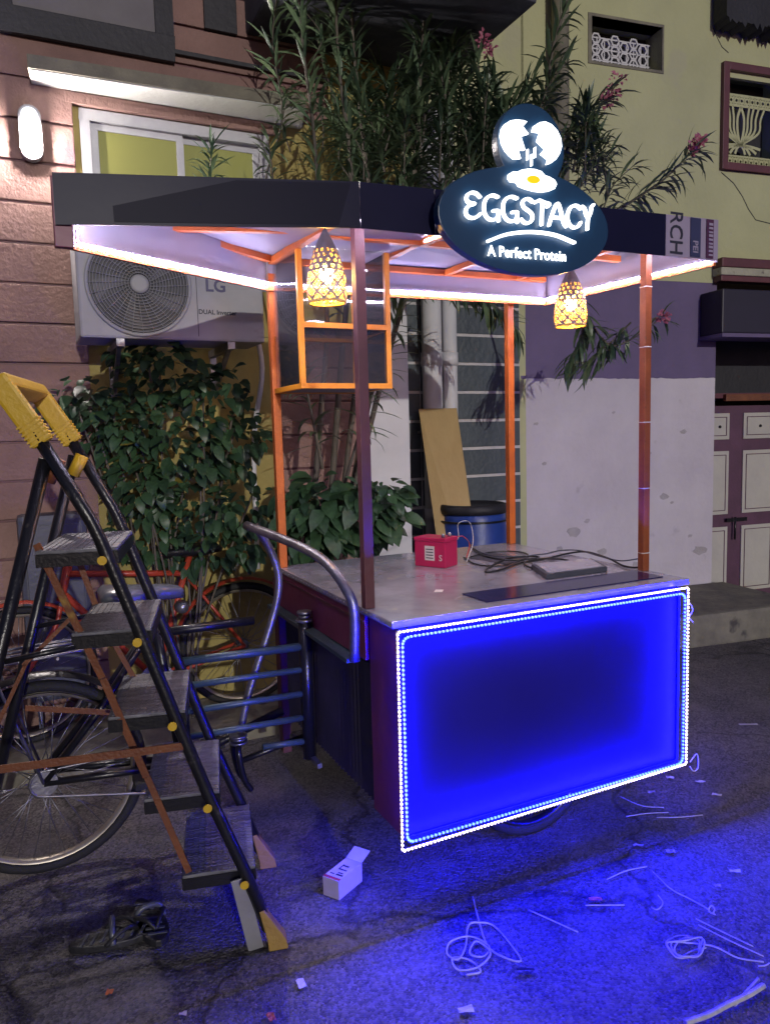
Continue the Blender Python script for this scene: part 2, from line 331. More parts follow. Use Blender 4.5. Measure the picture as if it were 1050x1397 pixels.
# text -> mesh strokes / letters on a plane of a frame
def textobj(txt, size, F, a, b, z, m, parent, name='lettering', ext=.001, off=0., rot=0, width=1., **kw):
    """text facing -b, its left baseline end at (a, b, z), rot turns it in the plane"""
    cu = D.curves.new('t', 'FONT'); cu.body = txt; cu.size = size; cu.extrude = ext; cu.offset = off; cu.resolution_u = 3
    o = D.objects.new('t', cu); COL.objects.link(o); dg = bpy.context.evaluated_depsgraph_get(); me = o.evaluated_get(dg).to_mesh()
    mb = MB(F); c, s = math.cos(rot), math.sin(rot)
    vs = [(a + (v.co.x * width) * c - v.co.y * s, b - v.co.z, z + (v.co.x * width) * s + v.co.y * c) for v in me.vertices]
    mb.add(vs, [tuple(p.vertices) for p in me.polygons]); o.evaluated_get(dg).to_mesh_clear(); D.objects.remove(o); D.curves.remove(cu)
    return mb.build(name, m, parent, **kw)
def ribbon(mb, pts, wd, b0, b1, rnd=True):
    """a flat stroke of width wd in the (a,z) plane, between depths b0 and b1"""
    n = len(pts); Lf = []; Rt = []; ws = wd if isinstance(wd, list) else [wd] * n
    for i, p in enumerate(pts):
        q0 = pts[max(i - 1, 0)]; q1 = pts[min(i + 1, n - 1)]; dx, dz = q1[0] - q0[0], q1[1] - q0[1]; l = math.hypot(dx, dz) or 1
        nx, nz = -dz / l * ws[i] / 2, dx / l * ws[i] / 2; Lf.append((p[0] + nx, p[1] + nz)); Rt.append((p[0] - nx, p[1] - nz))
    vs = []
    for b in (b0, b1): vs += [(p[0], b, p[1]) for p in Lf] + [(p[0], b, p[1]) for p in Rt]
    fs = []
    for i in range(n - 1):
        fs += [(i, i + 1, n + i + 1, n + i), (2 * n + i, 3 * n + i, 3 * n + i + 1, 2 * n + i + 1),
               (i, 2 * n + i, 2 * n + i + 1, i + 1), (n + i, n + i + 1, 3 * n + i + 1, 3 * n + i)]
    fs += [(0, n, 3 * n, 2 * n), (n - 1, 3 * n - 1, 4 * n - 1, 2 * n - 1)]
    mb.add(vs, fs)
    if rnd:
        for i in (0, -1):
            p = pts[i]; r = ws[i] / 2; mb.prism([(p[0] + r * math.cos(t * math.pi / 5), p[1] + r * math.sin(t * math.pi / 5)) for t in range(10)], 'b', b0 - .0002, b1)

# =================================================================== GROUND
def build_ground():
    mb = MB(); n = 44; xs = sorted(set([-40, -20, -10] + [-5 + i * .3 for i in range(36)] + [8, 14, 40])); ys = sorted(set([-30, -12, -4] + [-1 + i * .3 for i in range(34)] + [12, 20, 45]))
    vs = []
    for y in ys:
        for x in xs:
            near = 1 if (-5 < x < 6 and .5 < y < 9) else 0
            vs.append((x, y, near * (math.sin(x * 2.1 + y) * .003 + math.sin(y * 3.3 - x * 1.2) * .003 - .006)))
    k = len(xs); mb.add(vs, [(j * k + i, j * k + i + 1, (j + 1) * k + i + 1, (j + 1) * k + i) for j in range(len(ys) - 1) for i in range(k - 1)], True)
    mb.build('road', M['road'], base=(0, 0, 0), kind='structure', label='dark rough asphalt road in front of the cart')
build_ground()

# =================================================================== LEFT BUILDING  (frame FC, wall face b = 2.15)
WB = 2.15
lb = thing('house', 'pink and yellow plastered house with yellow green window and sunshade slab behind the air conditioner', 'house', (-.8, WB, 0), FC)
wi = (-.60, .36, 2.30, 3.13)     # window opening a0 a1 z0 z1
mb = MB(FC); mb.box(-4, wi[0], WB, WB + .2, 0, 5.2).box(wi[1], 1.154, WB, WB + .2, 0, 5.2).box(wi[0], wi[1], WB, WB + .2, 0, wi[2]).box(wi[0], wi[1], WB, WB + .2, wi[3], 5.2)
mb.box(1.154, 1.17, WB + .002, 2.62, 0, 5.2)
mb.build('wall', M['yellow'], lb)
lb_frame = MB(FC)
MB(FC).box(-4, -.632, WB - .012, WB + .002, 0, 5.1).build('joint_backing', M['maroon'], lb); MB(FC).box(.362, .843, WB - .012, WB + .002, 0, 1.95).build('joint_backing', M['maroon'], lb); MB(FC).box(-.62, .695, WB - .012, WB + .002, 3.27, 5.1).build('joint_backing', M['maroon'], lb)
# pink blocks in courses
z = -.01; k = 0
while z < 5.1:
    h = .19
    for a0, a1 in (((-4, -.63),) if 1.95 < z < 3.1 else ((-4, -.63), (.36, .845)) if z < 1.95 else ((-4, .70),)):
        if z > 3.1 and a0 == -4 and k % 3 == 0: a1 += .0
        mb = MB(FC); e = R.uniform(.022, .034); mb.box(a0, a1, WB - e, WB + .01, z + .006, z + h - .006)
        o = mb.build('block', M['pink'], lb, bevel=.005)
    z += h; k += 1
MB(FC).box(.85, 1.158, WB - .05, WB + .01, 0, 2.35).build('pilaster', M['white'], lb, bevel=.006)
# pink band over the window, sill
MB(FC).box(-.66, .40, WB - .035, WB - .001, 3.135, 3.19).build('window_head', M['pink'], lb, bevel=.004)
# sunshade slab
MB(FC).prism([(-.82, 1.97), (.49, 1.90), (.56, 2.149), (-.805, 2.149)], 'z', 3.2, 3.262).build('sunshade', M['concrete'], lb, bevel=.004)
MB(FC).prism([(-.815, 1.975), (.485, 1.905), (.55, 2.147), (-.80, 2.147)], 'z', 3.193, 3.199).build('sunshade_soffit', M['slab'], lb)
# window with yellow green panes that emit a little
wn = MB(FC)
for a0, a1, z0, z1 in ((wi[0], wi[1], wi[3] - .055, wi[3]), (wi[0], wi[1], wi[2], wi[2] + .05), (wi[0], wi[0] + .05, wi[2] + .05, wi[3] - .055), (wi[1] - .05, wi[1], wi[2] + .05, wi[3] - .055)):
    wn.box(a0, a1, WB - .012, WB + .06, z0, z1)
wf = wn.build('window', M['aluminium'], lb, bevel=.003)
for j, (a0, a1, bb) in enumerate(((-.55, -.10, WB + .008), (-.13, .31, WB + .03))):
    mb = MB(FC); t = .035
    mb.box(a0, a1, bb, bb + .018, 3.075 - t, 3.075).box(a0, a0 + t, bb, bb + .018, 2.35, 3.04).box(a1 - t, a1, bb, bb + .018, 2.35, 3.04)
    mb.build('sash', M['aluminium'], wf, bevel=.002)
    MB(FC).box(a0 + t, a1 - t, bb + .006, bb + .012, 2.35, 3.04).build('pane', M['glowpane'], wf)
# upper dark window
uw = MB(FC); uw.box(-1.2, -.13, WB - .06, WB + .0, 3.40, 3.52).box(-1.2, -.86, WB - .06, WB, 3.52, 4.3).box(-.22, -.13, WB - .06, WB, 3.52, 4.3)
uwo = uw.build('window', M['dark'], lb, bevel=.004, label='dark framed upper window above the sunshade')
MB(FC).box(-.86, -.22, WB - .045, WB - .031, 3.525, 4.3).build('pane', mat('grey_shutter', (.17, .16, .17), (.12, .11, .12), .6, scale=3), uwo)
MB(FC).box(.03, .20, WB - .05, WB - .02, 3.60, 3.78).build('vent', M['dark'], lb, bevel=.004)
MB(FC).box(-.13, .72, WB - .055, WB - .03, 3.445, 3.465).build('drip_moulding', M['dark'], lb)
# upper floor overhang
MB(FC).box(.25, 1.50, 1.28, 2.60, 3.62, 3.85).build('overhang', mat('overhang_grey', (.085, .09, .11), (.05, .055, .07), .8, scale=3, bump=1), lb, bevel=.01)
MB(FC).box(.30, 1.46, 1.33, 2.60, 3.85, 6.0).build('upper_storey', M['pink'], lb)

# wall lamp
wl = thing('wall_lamp', 'oval white bulkhead lamp glowing on the pink wall left of the window', 'lamp', FC.on(42, 182, WB - .06), FC)
ca, cb, cz = FC.on(42, 182, WB - .06)
def stadium(ca, cz, w_, h_, n=8):
    return [(ca + w_ * math.cos(t), cz + (h_ - w_) + w_ * math.sin(t)) for t in [math.pi * i / n for i in range(n + 1)]] + [(ca + w_ * math.cos(t), cz - (h_ - w_) + w_ * math.sin(t)) for t in [math.pi + math.pi * i / n for i in range(n + 1)]]
MB(FC).prism(stadium(ca, cz, .050, .125), 'b', cb - .022, WB - .03).build('housing', M['aluminium'], wl, bevel=.006)
MB(FC).prism(stadium(ca, cz + .062, .038, .050), 'b', cb - .03, cb - .001).build('lens', M['wallcool'], wl, bevel=.01, label='dim upper half of the lens')
MB(FC).prism(stadium(ca, cz - .040, .039, .070), 'b', cb - .04, cb - .001).build('glowing_lens', M['walllamp'], wl, bevel=.012)

# air conditioner, front b = 1.72
AB = 1.72
ac = thing('air_conditioner', 'white air conditioner outdoor unit with round fan grille on the wall under the window', 'air conditioner', (-.2, 1.9, 1.95), FC)
a0, _, zb = FC.on(110, 460, AB); a1 = FC.on(362, 470, AB)[0]; zt = zb + .60
MB(FC).box(a0, a1, AB, AB + .30, zb, zt).build('casing', M['acwhite'], ac, bevel=.012)
fa, _, fz = FC.on(190, 388, AB); fr_ = .225
mb = MB(FC); mb.lathe((fa, 0, fz), [(fr_ + .012, AB - .012), (fr_ + .012, AB - .001), (fr_ - .004, AB - .001), (fr_ - .004, AB - .012), (fr_ + .012, AB - .012)], 40, 'b', cap=False).build('fan_ring', M['acwhite'], ac)
MB(FC).lathe((fa, 0, fz), [(fr_ - .004, AB - .004), (fr_ - .004, AB - .002)], 40, 'b').build('fan_recess', M['acdark'], ac)
mb = MB(FC)
for k in range(5):
    t0 = k * 2 * math.pi / 5 + .3; pts = []
    for i in range(6): pts.append((fa + (.05 + i * .031) * math.cos(t0 + i * .06), fz + (.05 + i * .031) * math.sin(t0 + i * .06)))
    for i in reversed(range(6)): pts.append((fa + (.05 + i * .031) * math.cos(t0 + .28 + i * .1), fz + (.05 + i * .031) * math.sin(t0 + .28 + i * .1)))
    mb.prism(pts, 'b', AB - .006, AB - .0045)
mb.build('fan', M['blade'], ac)
mb = MB(FC)
for i in range(13):
    r_ = .05 + i * (fr_ - .06) / 12.; mb.tube([(fa + r_ * math.cos(t), AB - .014, fz + r_ * math.sin(t)) for t in [2 * math.pi * k / 36 for k in range(36)]], .0019, 4, closed=True)
for k in range(28):
    t = 2 * math.pi * k / 28; mb.tube([(fa + .045 * math.cos(t), AB - .016, fz + .045 * math.sin(t)), (fa + fr_ * math.cos(t + .25), AB - .012, fz + fr_ * math.sin(t + .25))], .0016, 4)
mb.build('fan_guard', M['acwhite'], ac)
MB(FC).lathe((fa, 0, fz), [(.03, AB - .02), (.042, AB - .018), (.044, AB - .010)], 24, 'b').build('guard_hub', M['acwhite'], ac)
la = FC.on(268, 400, AB)[0]
MB(FC).box(la, la + .003, AB - .0015, AB, zb + .02, zt - .02).build('seam', M['acdark'], ac)
q = FC.on(280, 397, AB); textobj('LG', .082, FC, q[0], AB - .001, q[2], mat('logo_blue', (.05, .045, .15), None, .4), ac, name='logo', off=.002, width=1.0)
q = FC.on(271, 428, AB); textobj('DUAL Inverter', .030, FC, q[0], AB - .001, q[2], M['ink'], ac, off=.0007)
for a in (a0 + .17, a1 - .17):
    mb = MB(FC); mb.obox((a, AB + .0, zb - .018), (a, WB - .0, zb - .018), .035, .035); mb.obox((a, WB - .02, zb - .018), (a, WB - .02, zb - .24), .035, .03, (1, 0, 0)); mb.obox((a, AB + .06, zb - .03), (a, WB - .03, zb - .22), .02, .02); mb.build('bracket', M['steel'], ac)
MB(FC).tube(spline([(a1 - .02, AB + .2, zb + .2), (a1 + .05, AB + .24, zb - .1), (a1 + .03, WB - .04, zb - .5), (a1 + .02, WB - .04, zb - 1.2)]), .014, 6).build('hose', M['white'], ac)

# meter cabinet by the wall
ga = FC.on(22, 705, 1.95); gb = FC.on(118, 700, 1.95); 
gc = thing('metal_cabinet', 'dark grey metal cabinet with rounded corners standing against the pink wall behind the ladder', 'cabinet', ((ga[0] + gb[0]) / 2, 2.0, 0), FC)
MB(FC).box(ga[0], gb[0], 1.95, 2.11, .25, ga[2]).build('body', M['darkgrey'], gc, bevel=.025)
MB(FC).box(ga[0] + .03, gb[0] - .03, 1.943, 1.951, .32, ga[2] - .05).build('door', M['darkgrey'], gc, bevel=.003)
for a in (ga[0] + .03, gb[0] - .05): MB(FC).box(a, a + .02, 1.97, 2.09, 0, .26).build('leg', M['darkgrey'], gc)

# =================================================================== TILED WALL, behind, between the two buildings
TB = 2.6
tw = thing('tiled_wall', 'slate tiled wall with pale joints behind the blue drum', 'wall', (1.8, TB, 0), FC)
MB(FC).box(1.17, 2.33, TB, TB + .15, 0, 2.62).build('wall', M['joint'], tw)
zj = FC.on(622, 457, TB)[2]; row = (zj - FC.on(622, 651, TB)[2]) / 5
mb = MB(FC); mb.box(-.5, .5, -.01, .01, -.5, .5)
for (ta, tb_) in ((1.178, 1.5), (1.508, 1.69), (1.70, 2.325)):
    zz = zj - row * 11
    while zz < 2.55:
        mb = MB(FC); z0 = max(0, zz + .011) + R.uniform(-.001, .001)
        z1 = zz + row - .009
        if z1 > .03: mb.box(ta + R.uniform(0, .004), tb_ - R.uniform(0, .003), TB - R.uniform(.007, .010), TB + .004, z0, z1).build('tile', M['tile'], tw, bevel=.0025)
        zz += row
MB(FC).box(1.171, 2.40, TB - .004, TB + .2, 2.62, 6.2).build('upper_wall', M['lime'], tw)
for n_, (x0, x1) in enumerate(((577, 601), (604, 622))):
    p0 = FC.on(x0, 500, TB - .09); p1 = FC.on(x1, 500, TB - .09); r_ = (p1[0] - p0[0]) / 2; c = (p0[0] + p1[0]) / 2
    t = thing('drain_pipe', ('wide pale drain pipe, left one of the pair on the tiled wall', 'narrow pale drain pipe, right one of the pair on the tiled wall')[n_], 'pipe', (c, TB - .09, 0), FC, 'drain pipes on the tiled wall')
    MB(FC).tube([(c, TB - .09, 0), (c, TB - .09, 3.6)], r_, 18).build('pipe', M['white'], t)
    for zc in (.9, 1.95, 2.9): MB(FC).tube([(c, TB - .09, zc), (c, TB - .09, zc + .09)], r_ + .006, 18).build('collar', M['white'], t)
    for zc in (1.5, 2.45): MB(FC).box(c - r_ - .012, c + r_ + .012, TB - .10, TB - .009, zc, zc + .018).build('clamp', M['steel'], t)

# =================================================================== RIGHT BUILDING (frame FR, wall face b = 0)
rb = thing('shop_building', 'lime yellow building with cream lower wall, jali vents and panelled doors on the right', 'building', (-.9, 0, 0), FR)
dx = 0.0
mb = MB(FR)
va0, va1, vz0, vz1 = -1.15, -.545, 4.145, 4.45
la0, la1, lz0, lz1 = .0, .62, 3.48, 4.27
mb.box(-1.75, va0, 0, .3, 2.62, 6.2).box(va0, va1, 0, .3, 2.62, vz0).box(va0, va1, 0, .3, vz1, 6.2).box(va1, la0, 0, .3, 2.62, 6.2)
mb.box(la0, la1, 0, .3, 2.62, lz0).box(la0, la1, 0, .3, lz1, 6.2).box(la1, 2.6, 0, .3, 2.62, 6.2)
mb.build('upper_wall', M['lime'], rb)
MB(FR).box(-1.75, 0, .002, .3, 0, 1.885).build('lower_wall', M['cream'], rb)
MB(FR).box(-1.75, 0, .001, .3, 1.885, 2.619).build('shade_band', M['purple'], rb)  # dim strip of wall under the ledge, its shade painted in purple
MB(FR).box(-1.752, -1.70, .0, 1.2, 0, 6.2).build('return_wall', M['lime'], rb)
mb = MB(FR); mb.box(-.05, 2.6, -.11, .0, 2.725, 2.795).build('ledge', M['maroon'], rb, bevel=.006)
mb = MB(FR); mb.box(-.05, 2.6, -.10, -.0, 2.665, 2.724)
mb.build('ledge_render', mat('broken_render', (.45, .44, .33), (.3, .29, .22), .8, scale=6, bump=4, bscale=14, c3=(.06, .045, .05), spots=-.02, spotscale=9), rb, bevel=.008)
MB(FR).box(-.04, 2.6, -.09, -.0, 2.62, 2.664).build('ledge_foot', M['maroon'], rb, bevel=.006)
# chipped plaster and the ragged lower edge of the painted shade
def blob(c, z, r, n=11, ex=1.6): return [(c + r * ex * R.uniform(.55, 1.15) * math.cos(2 * math.pi * k / n), z + r * R.uniform(.55, 1.15) * math.sin(2 * math.pi * k / n)) for k in range(n)]
chipm = mat('bare_plaster', (.46, .43, .43), (.36, .335, .34), .9, scale=9, bump=2)
for c, z, r_ in ((-1.30, .72, .040), (-1.18, .80, .018), (-1.42, .60, .022), (-.30, 1.46, .020), (-.62, 1.30, .014), (-.48, .95, .030), (-.40, .90, .012), (-1.55, 1.25, .016), (-.12, .50, .045), (-.22, .62, .016), (-.95, 1.62, .012), (-1.05, .55, .03), (-1.62, 1.55, .014), (-.72, .42, .035)):
    MB(FR).prism(blob(c, z, r_), 'b', -.0012, .0015).build('plaster_chip', chipm, rb)
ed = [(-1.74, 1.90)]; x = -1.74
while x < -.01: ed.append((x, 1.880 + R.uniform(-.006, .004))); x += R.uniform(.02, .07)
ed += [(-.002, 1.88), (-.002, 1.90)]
MB(FR).prism(ed, 'b', -.0008, .0012).build('shade_band_edge', M['purple'], rb)
# vent with jali
MB(FR).box(va0, va1, .19, .2, vz0, vz1).build('vent_back', M['dark'], rb)
mb = MB(FR); mb.box(va0 - .03, va0, -.006, .12, vz0 - .02, vz1 + .02).box(va1, va1 + .015, -.006, .12, vz0 - .02, vz1 + .02).box(va0, va1, -.006, .12, vz1, vz1 + .02).box(va0, va1, -.006, .12, vz0 - .02, vz0)
mb.build('vent_surround', M['concrete'], rb)
def hexring(mb, c, z, r, b0, b1, t=.012, n=6, ph=0, F=None):
    P = [(c + r * math.cos(2 * math.pi * k / n + ph), z + r * math.sin(2 * math.pi * k / n + ph)) for k in range(n + 1)]
    ribbon(mb, P, t, b0, b1, False)
mb = MB(FR); g1 = vz1 - .07
for i in range(8):
    for j in range(3):
        cx = va0 + .04 + i * .082; cz2 = vz0 + .045 + j * .075 + (.037 if i % 2 else 0)
        if cz2 < g1 and cx < va1 - .02: hexring(mb, cx, cz2, .036, .125, .155, .013)
for i in range(10): mb.box(va0 + .0 + i * .064, va0 + .009 + i * .064, .13, .15, vz0, g1)
for i in range(4): mb.box(va0, va1, .131, .149, vz0 + .0 + i * .078, vz0 + .01 + i * .078)
mb.build('vent_grille', M['white'], rb)
# lotus window
fw = .055
mb = MB(FR); mb.box(la0 - .0, la0 + fw, -.035, .02, lz0, lz1).box(la1 - fw, la1, -.035, .02, lz0, lz1).box(la0 + fw, la1 - fw, -.035, .02, lz1 - fw, lz1).box(la0 + fw, la1 - fw, -.035, .02, lz0, lz0 + fw)
lw = mb.build('window', M['maroon'], rb, bevel=.004, label='maroon framed lotus jali window')
MB(FR).box(la0 + fw, la1 - fw, .16, .17, lz0 + fw, lz1 - fw).build('backing', M['dark'], lw)
gx0, gx1, gz0, gz1 = la0 + fw, la1 - fw, lz0 + fw, lz1 - fw
MB(FR).box(gx0, gx1, -.0, .03, gz1 - .04, gz1).build('head', M['lime'], lw)
mb = MB(FR); B0, B1 = .05, .085
mb.box(gx0, gx0 + .022, .0, B1, gz0, gz1 - .04).box(gx0, gx1, B0, B1, gz0, gz0 + .012).box(gx0, gx1, B0, B1, gz0 + .075, gz0 + .09).box(gx0, gx1, B0, B1, gz1 - .15, gz1 - .13).box(gx0, gx1, B0, B1, gz1 - .225, gz1 - .205)
k = 0; x = gx0 + .04
while x < gx1:
    hexring(mb, x, gz0 + .044, .020, B0, B1, .020, 8); mb.box(x + .018, x + .034, B0, B1, gz0, gz0 + .08)
    hexring(mb, x, gz1 - .178, .020, B0, B1, .016, 8); mb.box(x + .018, x + .034, B0, B1, gz1 - .21, gz1 - .14)
    x += .052
lx = gx0 + .19; base = gz0 + .17; top = gz1 - .22
for s_ in (-1, 1):
    for i, (sp, th) in enumerate(((.03, .016), (.065, .014), (.10, .014), (.14, .014), (.185, .013))):
        P = spline([(lx + s_ * .004, base, 0), (lx + s_ * sp * .95, base + (top - base) * .35, 0), (lx + s_ * sp * 1.05, base + (top - base) * .7, 0), (lx + s_ * (sp * .6 if i == 0 else sp * 1.25) * (0 if i == 0 else 1), top, 0)], 4)
        ribbon(mb, [(p[0], p[1]) for p in P], th * 1.35, B0, B1, False)
    for i, (sp, dz) in enumerate(((.05, .07), (.10, .07), (.16, .055), (.20, .02))):
        P = spline([(lx, base, 0), (lx + s_ * sp * .6, base - dz * .35, 0), (lx + s_ * sp, base - dz, 0)], 4)
        ribbon(mb, [(p[0], p[1]) for p in P], .021, B0, B1, False)
mb.build('lotus_grille', M['lime'], lw)
# dark eave upper right with ragged edge
mb = MB(FR); pts = [(-.10, 6), (-.10, 4.52)]
x = -.1
while x < 2.5: pts.append((x + .02, 4.50 - .06 * x * 0 + R.uniform(-.015, .02))); x += R.uniform(.03, .07); pts.append((x, 4.46 + R.uniform(-.02, .03)))
pts += [(2.6, 4.5), (2.6, 6)]
mb.prism(pts, 'b', -.16, -.02).build('eave', M['tarp'], rb)
# crack in the plaster
cr = [FR.on(x, y, -.001) for x, y in ((983, 235), (1000, 250), (1012, 268), (1020, 285), (1030, 300), (1050, 305))]
mb = MB(FR); ribbon(mb, [(p[0], p[2]) for p in spline([(c[0] + R.uniform(-.004, .004), c[1], c[2]) for c in cr], 3)] and [(c[0], c[2]) for c in cr], .007, -.002, .0, False)
cr = [FR.on(x, y, -.001) for x, y in ((972, 38), (978, 52), (984, 64), (993, 72))]
ribbon(mb, [(c[0], c[2]) for c in cr], .006, -.002, .0, False); mb.build('plaster_crack', M['dark'], rb)
# doorway
MB(FR).box(0, 2.6, .50, .52, 0, 2.62).build('doorway_back', M['dark'], rb)
MB(FR).box(0, 2.6, .02, .50, 1.72, 1.76).build('lintel', M['maroon'], rb)
mb = MB(FR); mb.box(.10, 2.4, -.015, .02, 1.695, 1.75); mb.build('lintel_bar', M['strap'], rb, bevel=.004)
mb = MB(FR); hd = [.0, .215, .335, .62, .735, 1.05, 1.17]
FB = .08
dr = MB(FR).box(0, 2.4, FB, FB + .05, .03, 1.66).build('door', M['doorframe'], rb, label='purple and cream folding door')
for (p0, p1) in ((.012, .215), (.36, .70), (.83, 1.17)):
    for (z0, z1) in ((.10, .66), (.765, 1.29), (1.385, 1.60)):
        MB(FR).box(p0, p1, FB - .012, FB + .0, z0, z1).build('panel', M['door'], dr, bevel=.004)
        mb = MB(FR); i_ = .03
        for q0, q1, y0, y1 in ((p0 + i_, p1 - i_, z0 + i_, z0 + i_ + .006), (p0 + i_, p1 - i_, z1 - i_ - .006, z1 - i_), (p0 + i_, p0 + i_ + .006, z0 + i_ + .006, z1 - i_ - .006), (p1 - i_ - .006, p1 - i_, z0 + i_ + .006, z1 - i_ - .006)): mb.box(q0, q1, FB - .016, FB - .0125, y0, y1)
        mb.build('panel_moulding', M['doorframe'], dr)
    MB(FR).lathe(((p0 + p1) / 2, 0, 1.49), [(.012, FB - .02), (.012, FB - .0125)], 10, 'b').build('knob', M['black'], dr)
MB(FR).box(.19, .40, FB - .03, FB - .013, .70, .73).build('bolt', M['black'], dr)
for a in (.275,): MB(FR).tube([(a, FB - .03, .55), (a, FB - .03, .74)], .009, 6).build('bolt', M['black'], dr)
# dark box awning over the door
MB(FR).box(-.16, 2.2, -.24, .0, 2.20, 2.53).build('shutter_box', mat('shutter_box', (.018, .014, .036), (.012, .010, .025), .5, scale=3), rb, bevel=.01)
MB(FR).box(-.165, 2.21, -.25, .0, 2.17, 2.199).build('shutter_lip', M['purple'], rb, bevel=.004)
# drain pipe on the upper right wall
pp = thing('drain_pipe', 'grey drain pipe on the lime wall behind the oleander', 'pipe', (-1.46, -.09, 2.8), FR, 'drain pipes')
MB(FR).tube([(-1.46, -.09, 2.8), (-1.46, -.09, 6)], .06, 14).build('pipe', M['concrete'], pp)
MB(FR).tube([(-1.46, -.09, 3.55), (-1.46, -.09, 3.68)], .07, 14).build('collar', M['concrete'], pp)
# platform and door step
st = ground(935, 900); 
MB(FR).box(-1.2, .12, -.85, -.001, -.02, .22).build('step_platform', M['concrete'], base=FR.w((-.5, -.4, 0)), bevel=.03, kind='structure', label='low concrete platform at the foot of the cream wall')
MB(FR).box(.121, 2.6, -.16, .08, -.02, .03).build('door_step', M['slab'], base=FR.w((1, 0, 0)), bevel=.008, kind='structure', label='low stone doorstep under the panelled door')

# =================================================================== THE CART (frame FC)
CW, CLN, CH, CB = 1.18, 1.11, .95, .252
cart = thing('food_cart', 'tricycle food cart with zinc counter, orange posts, roof and blue lit front panel', 'food cart', (.59, .55, 0), FC)
def led_run(name_s, name_b, pts, sp, size, mb_mat, parent, r=.004, F=FC, off=(0, 0, 0), tapew=True, inward=None):
    """a tape with its beads: pts in frame coordinates"""
    if tapew: MB(F).tube(pts, r, 5).build(name_s, M['ledstrip'], parent)
    mb = MB(F)
    for p, q in zip(pts, pts[1:]):
        p, q = Vector(p), Vector(q); L_ = (q - p).length; n = max(1, round(L_ / sp))
        for i in range(n):
            c = p + (q - p) * ((i + .5) / n) + Vector(off); s_ = size / 2
            if inward is None: mb.box(c.x - s_, c.x + s_, c.y - s_, c.y + s_, c.z - s_, c.z + s_)
            else:                       # a small chip facing inwards and down
                d = (q - p).normalized(); h = Vector((inward[0] - c.x, inward[1] - c.y, 0)); h = (h - d * h.dot(d)); h.normalize()
                nn = (h * .62 + Vector((0, 0, -.78))).normalized(); t_ = d.cross(nn).normalized(); cc = c + nn * (r + .0004)
                P = [cc + d * (sx * s_) + t_ * (sy * s_) + nn * o for o in (0, .0016) for sx, sy in ((-1, -1), (1, -1), (1, 1), (-1, 1))]
                fs_ = [(3, 2, 1, 0), (4, 5, 6, 7), (0, 1, 5, 4), (1, 2, 6, 5), (2, 3, 7, 6), (3, 0, 4, 7)]
                mb.add([tuple(v) for v in P], fs_)
    return mb.build(name_b, mb_mat, parent, kind='stuff', fixn=False)
# counter
ct = MB(FC).box(-.012, CW + .012, -.0, CLN + .01, CH - .022, CH).build('counter_top', M['counter'], cart, bevel=.004)
MB(FC).box(.36, 1.13, .065, .215, CH + .0005, CH + .004).build('dark_strip', mat('dark_blue_tone', (.02, .015, .10), None, .15), ct)  # flat dark blue strip near the front edge of the counter
mb = MB(FC)
for k in range(34): mb.lathe((.03 + k * .034 if k < 0 else -.013, .06 + k * .031, CH - .011), [(.003, -.001), (.002, .002)], 6, 'a')
mb.build('rivets', M['steel'], ct, kind='stuff')
# front box, panel
BL_, BR_, BB_ = .008, CW - .040, CB + .020
MB(FC).box(BL_, BR_, .0, .022, BB_, CH - .024).build('front_panel', M['panel'], cart, bevel=.002)
mb = MB(FC)
for x0, x1, z0, z1 in ((BL_ - .003, BR_ + .003, CH - .036, CH - .0225), (BL_ - .003, BR_ + .003, BB_ - .004, BB_ + .008), (BL_ - .003, BL_ + .009, BB_ + .008, CH - .036), (BR_ - .009, BR_ + .003, BB_ + .008, CH - .036)):
    mb.box(x0, x1, -.005, -.0005, z0, z1)
mb.build('panel_frame', M['dark'], cart, bevel=.001)
MB(FC).box(BL_, BL_ + .008, .0225, .215, BB_, CH - .024).build('side_panel', M['cartred'], cart, bevel=.002, label='magenta lit side panel of the front box')
MB(FC).box(BR_ - .008, BR_, .0225, CLN, BB_, CH - .024).build('side_panel', M['cartred'], cart, bevel=.002)
# left apron, rail, corrugated sheet
ap = MB(FC).box(-.006, .006, .2155, CLN + .06, .775, CH - .024).build('apron', M['cartred'], cart, bevel=.002, label='maroon upper apron')
MB(FC).box(-.010, -.0065, .22, CLN + .05, .898, .906).build('moulding', M['maroon'], ap)
MB(FC).obox((-.022, .28, .762), (-.022, CLN + .06, .772), .05, .016).build('rail', M['bluegrey'], cart, bevel=.002)
n = 30; vs = []; cor = MB(FC)
for i in range(n * 2 + 1):
    b = .217 + i * (CLN - .217) / (n * 2); a = .012 + (.010 if i % 2 else -.010)
    vs += [(a + .012, b, .285), (a + .012, b, .752)]
cor.add(vs, [(2 * i, 2 * i + 2, 2 * i + 3, 2 * i + 1) for i in range(n * 2)])
cor.build('corrugated_sheet', mat('corrugated_dark', (.06, .05, .085), (.03, .028, .045), .38, scale=5, c3=(.08, .05, .05), spots=-.2), cart)
MB(FC).box(-.02, .02, CLN + .0, CLN + .05, .12, .9).build('corner_post', M['maroon'], cart, bevel=.003)
MB(FC).box(.04, BR_ - .009, CLN - .02, CLN, .30, CH - .024).build('back_panel', M['cartred'], cart)
MB(FC).box(.05, BR_ - .009, .024, CLN - .021, .325, .345).build('floor_board', M['ply'], cart)
MB(FC).obox((-.03, .62, .262), (-.03, .95, .262), .018, .018).build('foot_rail', M['steel'], cart)
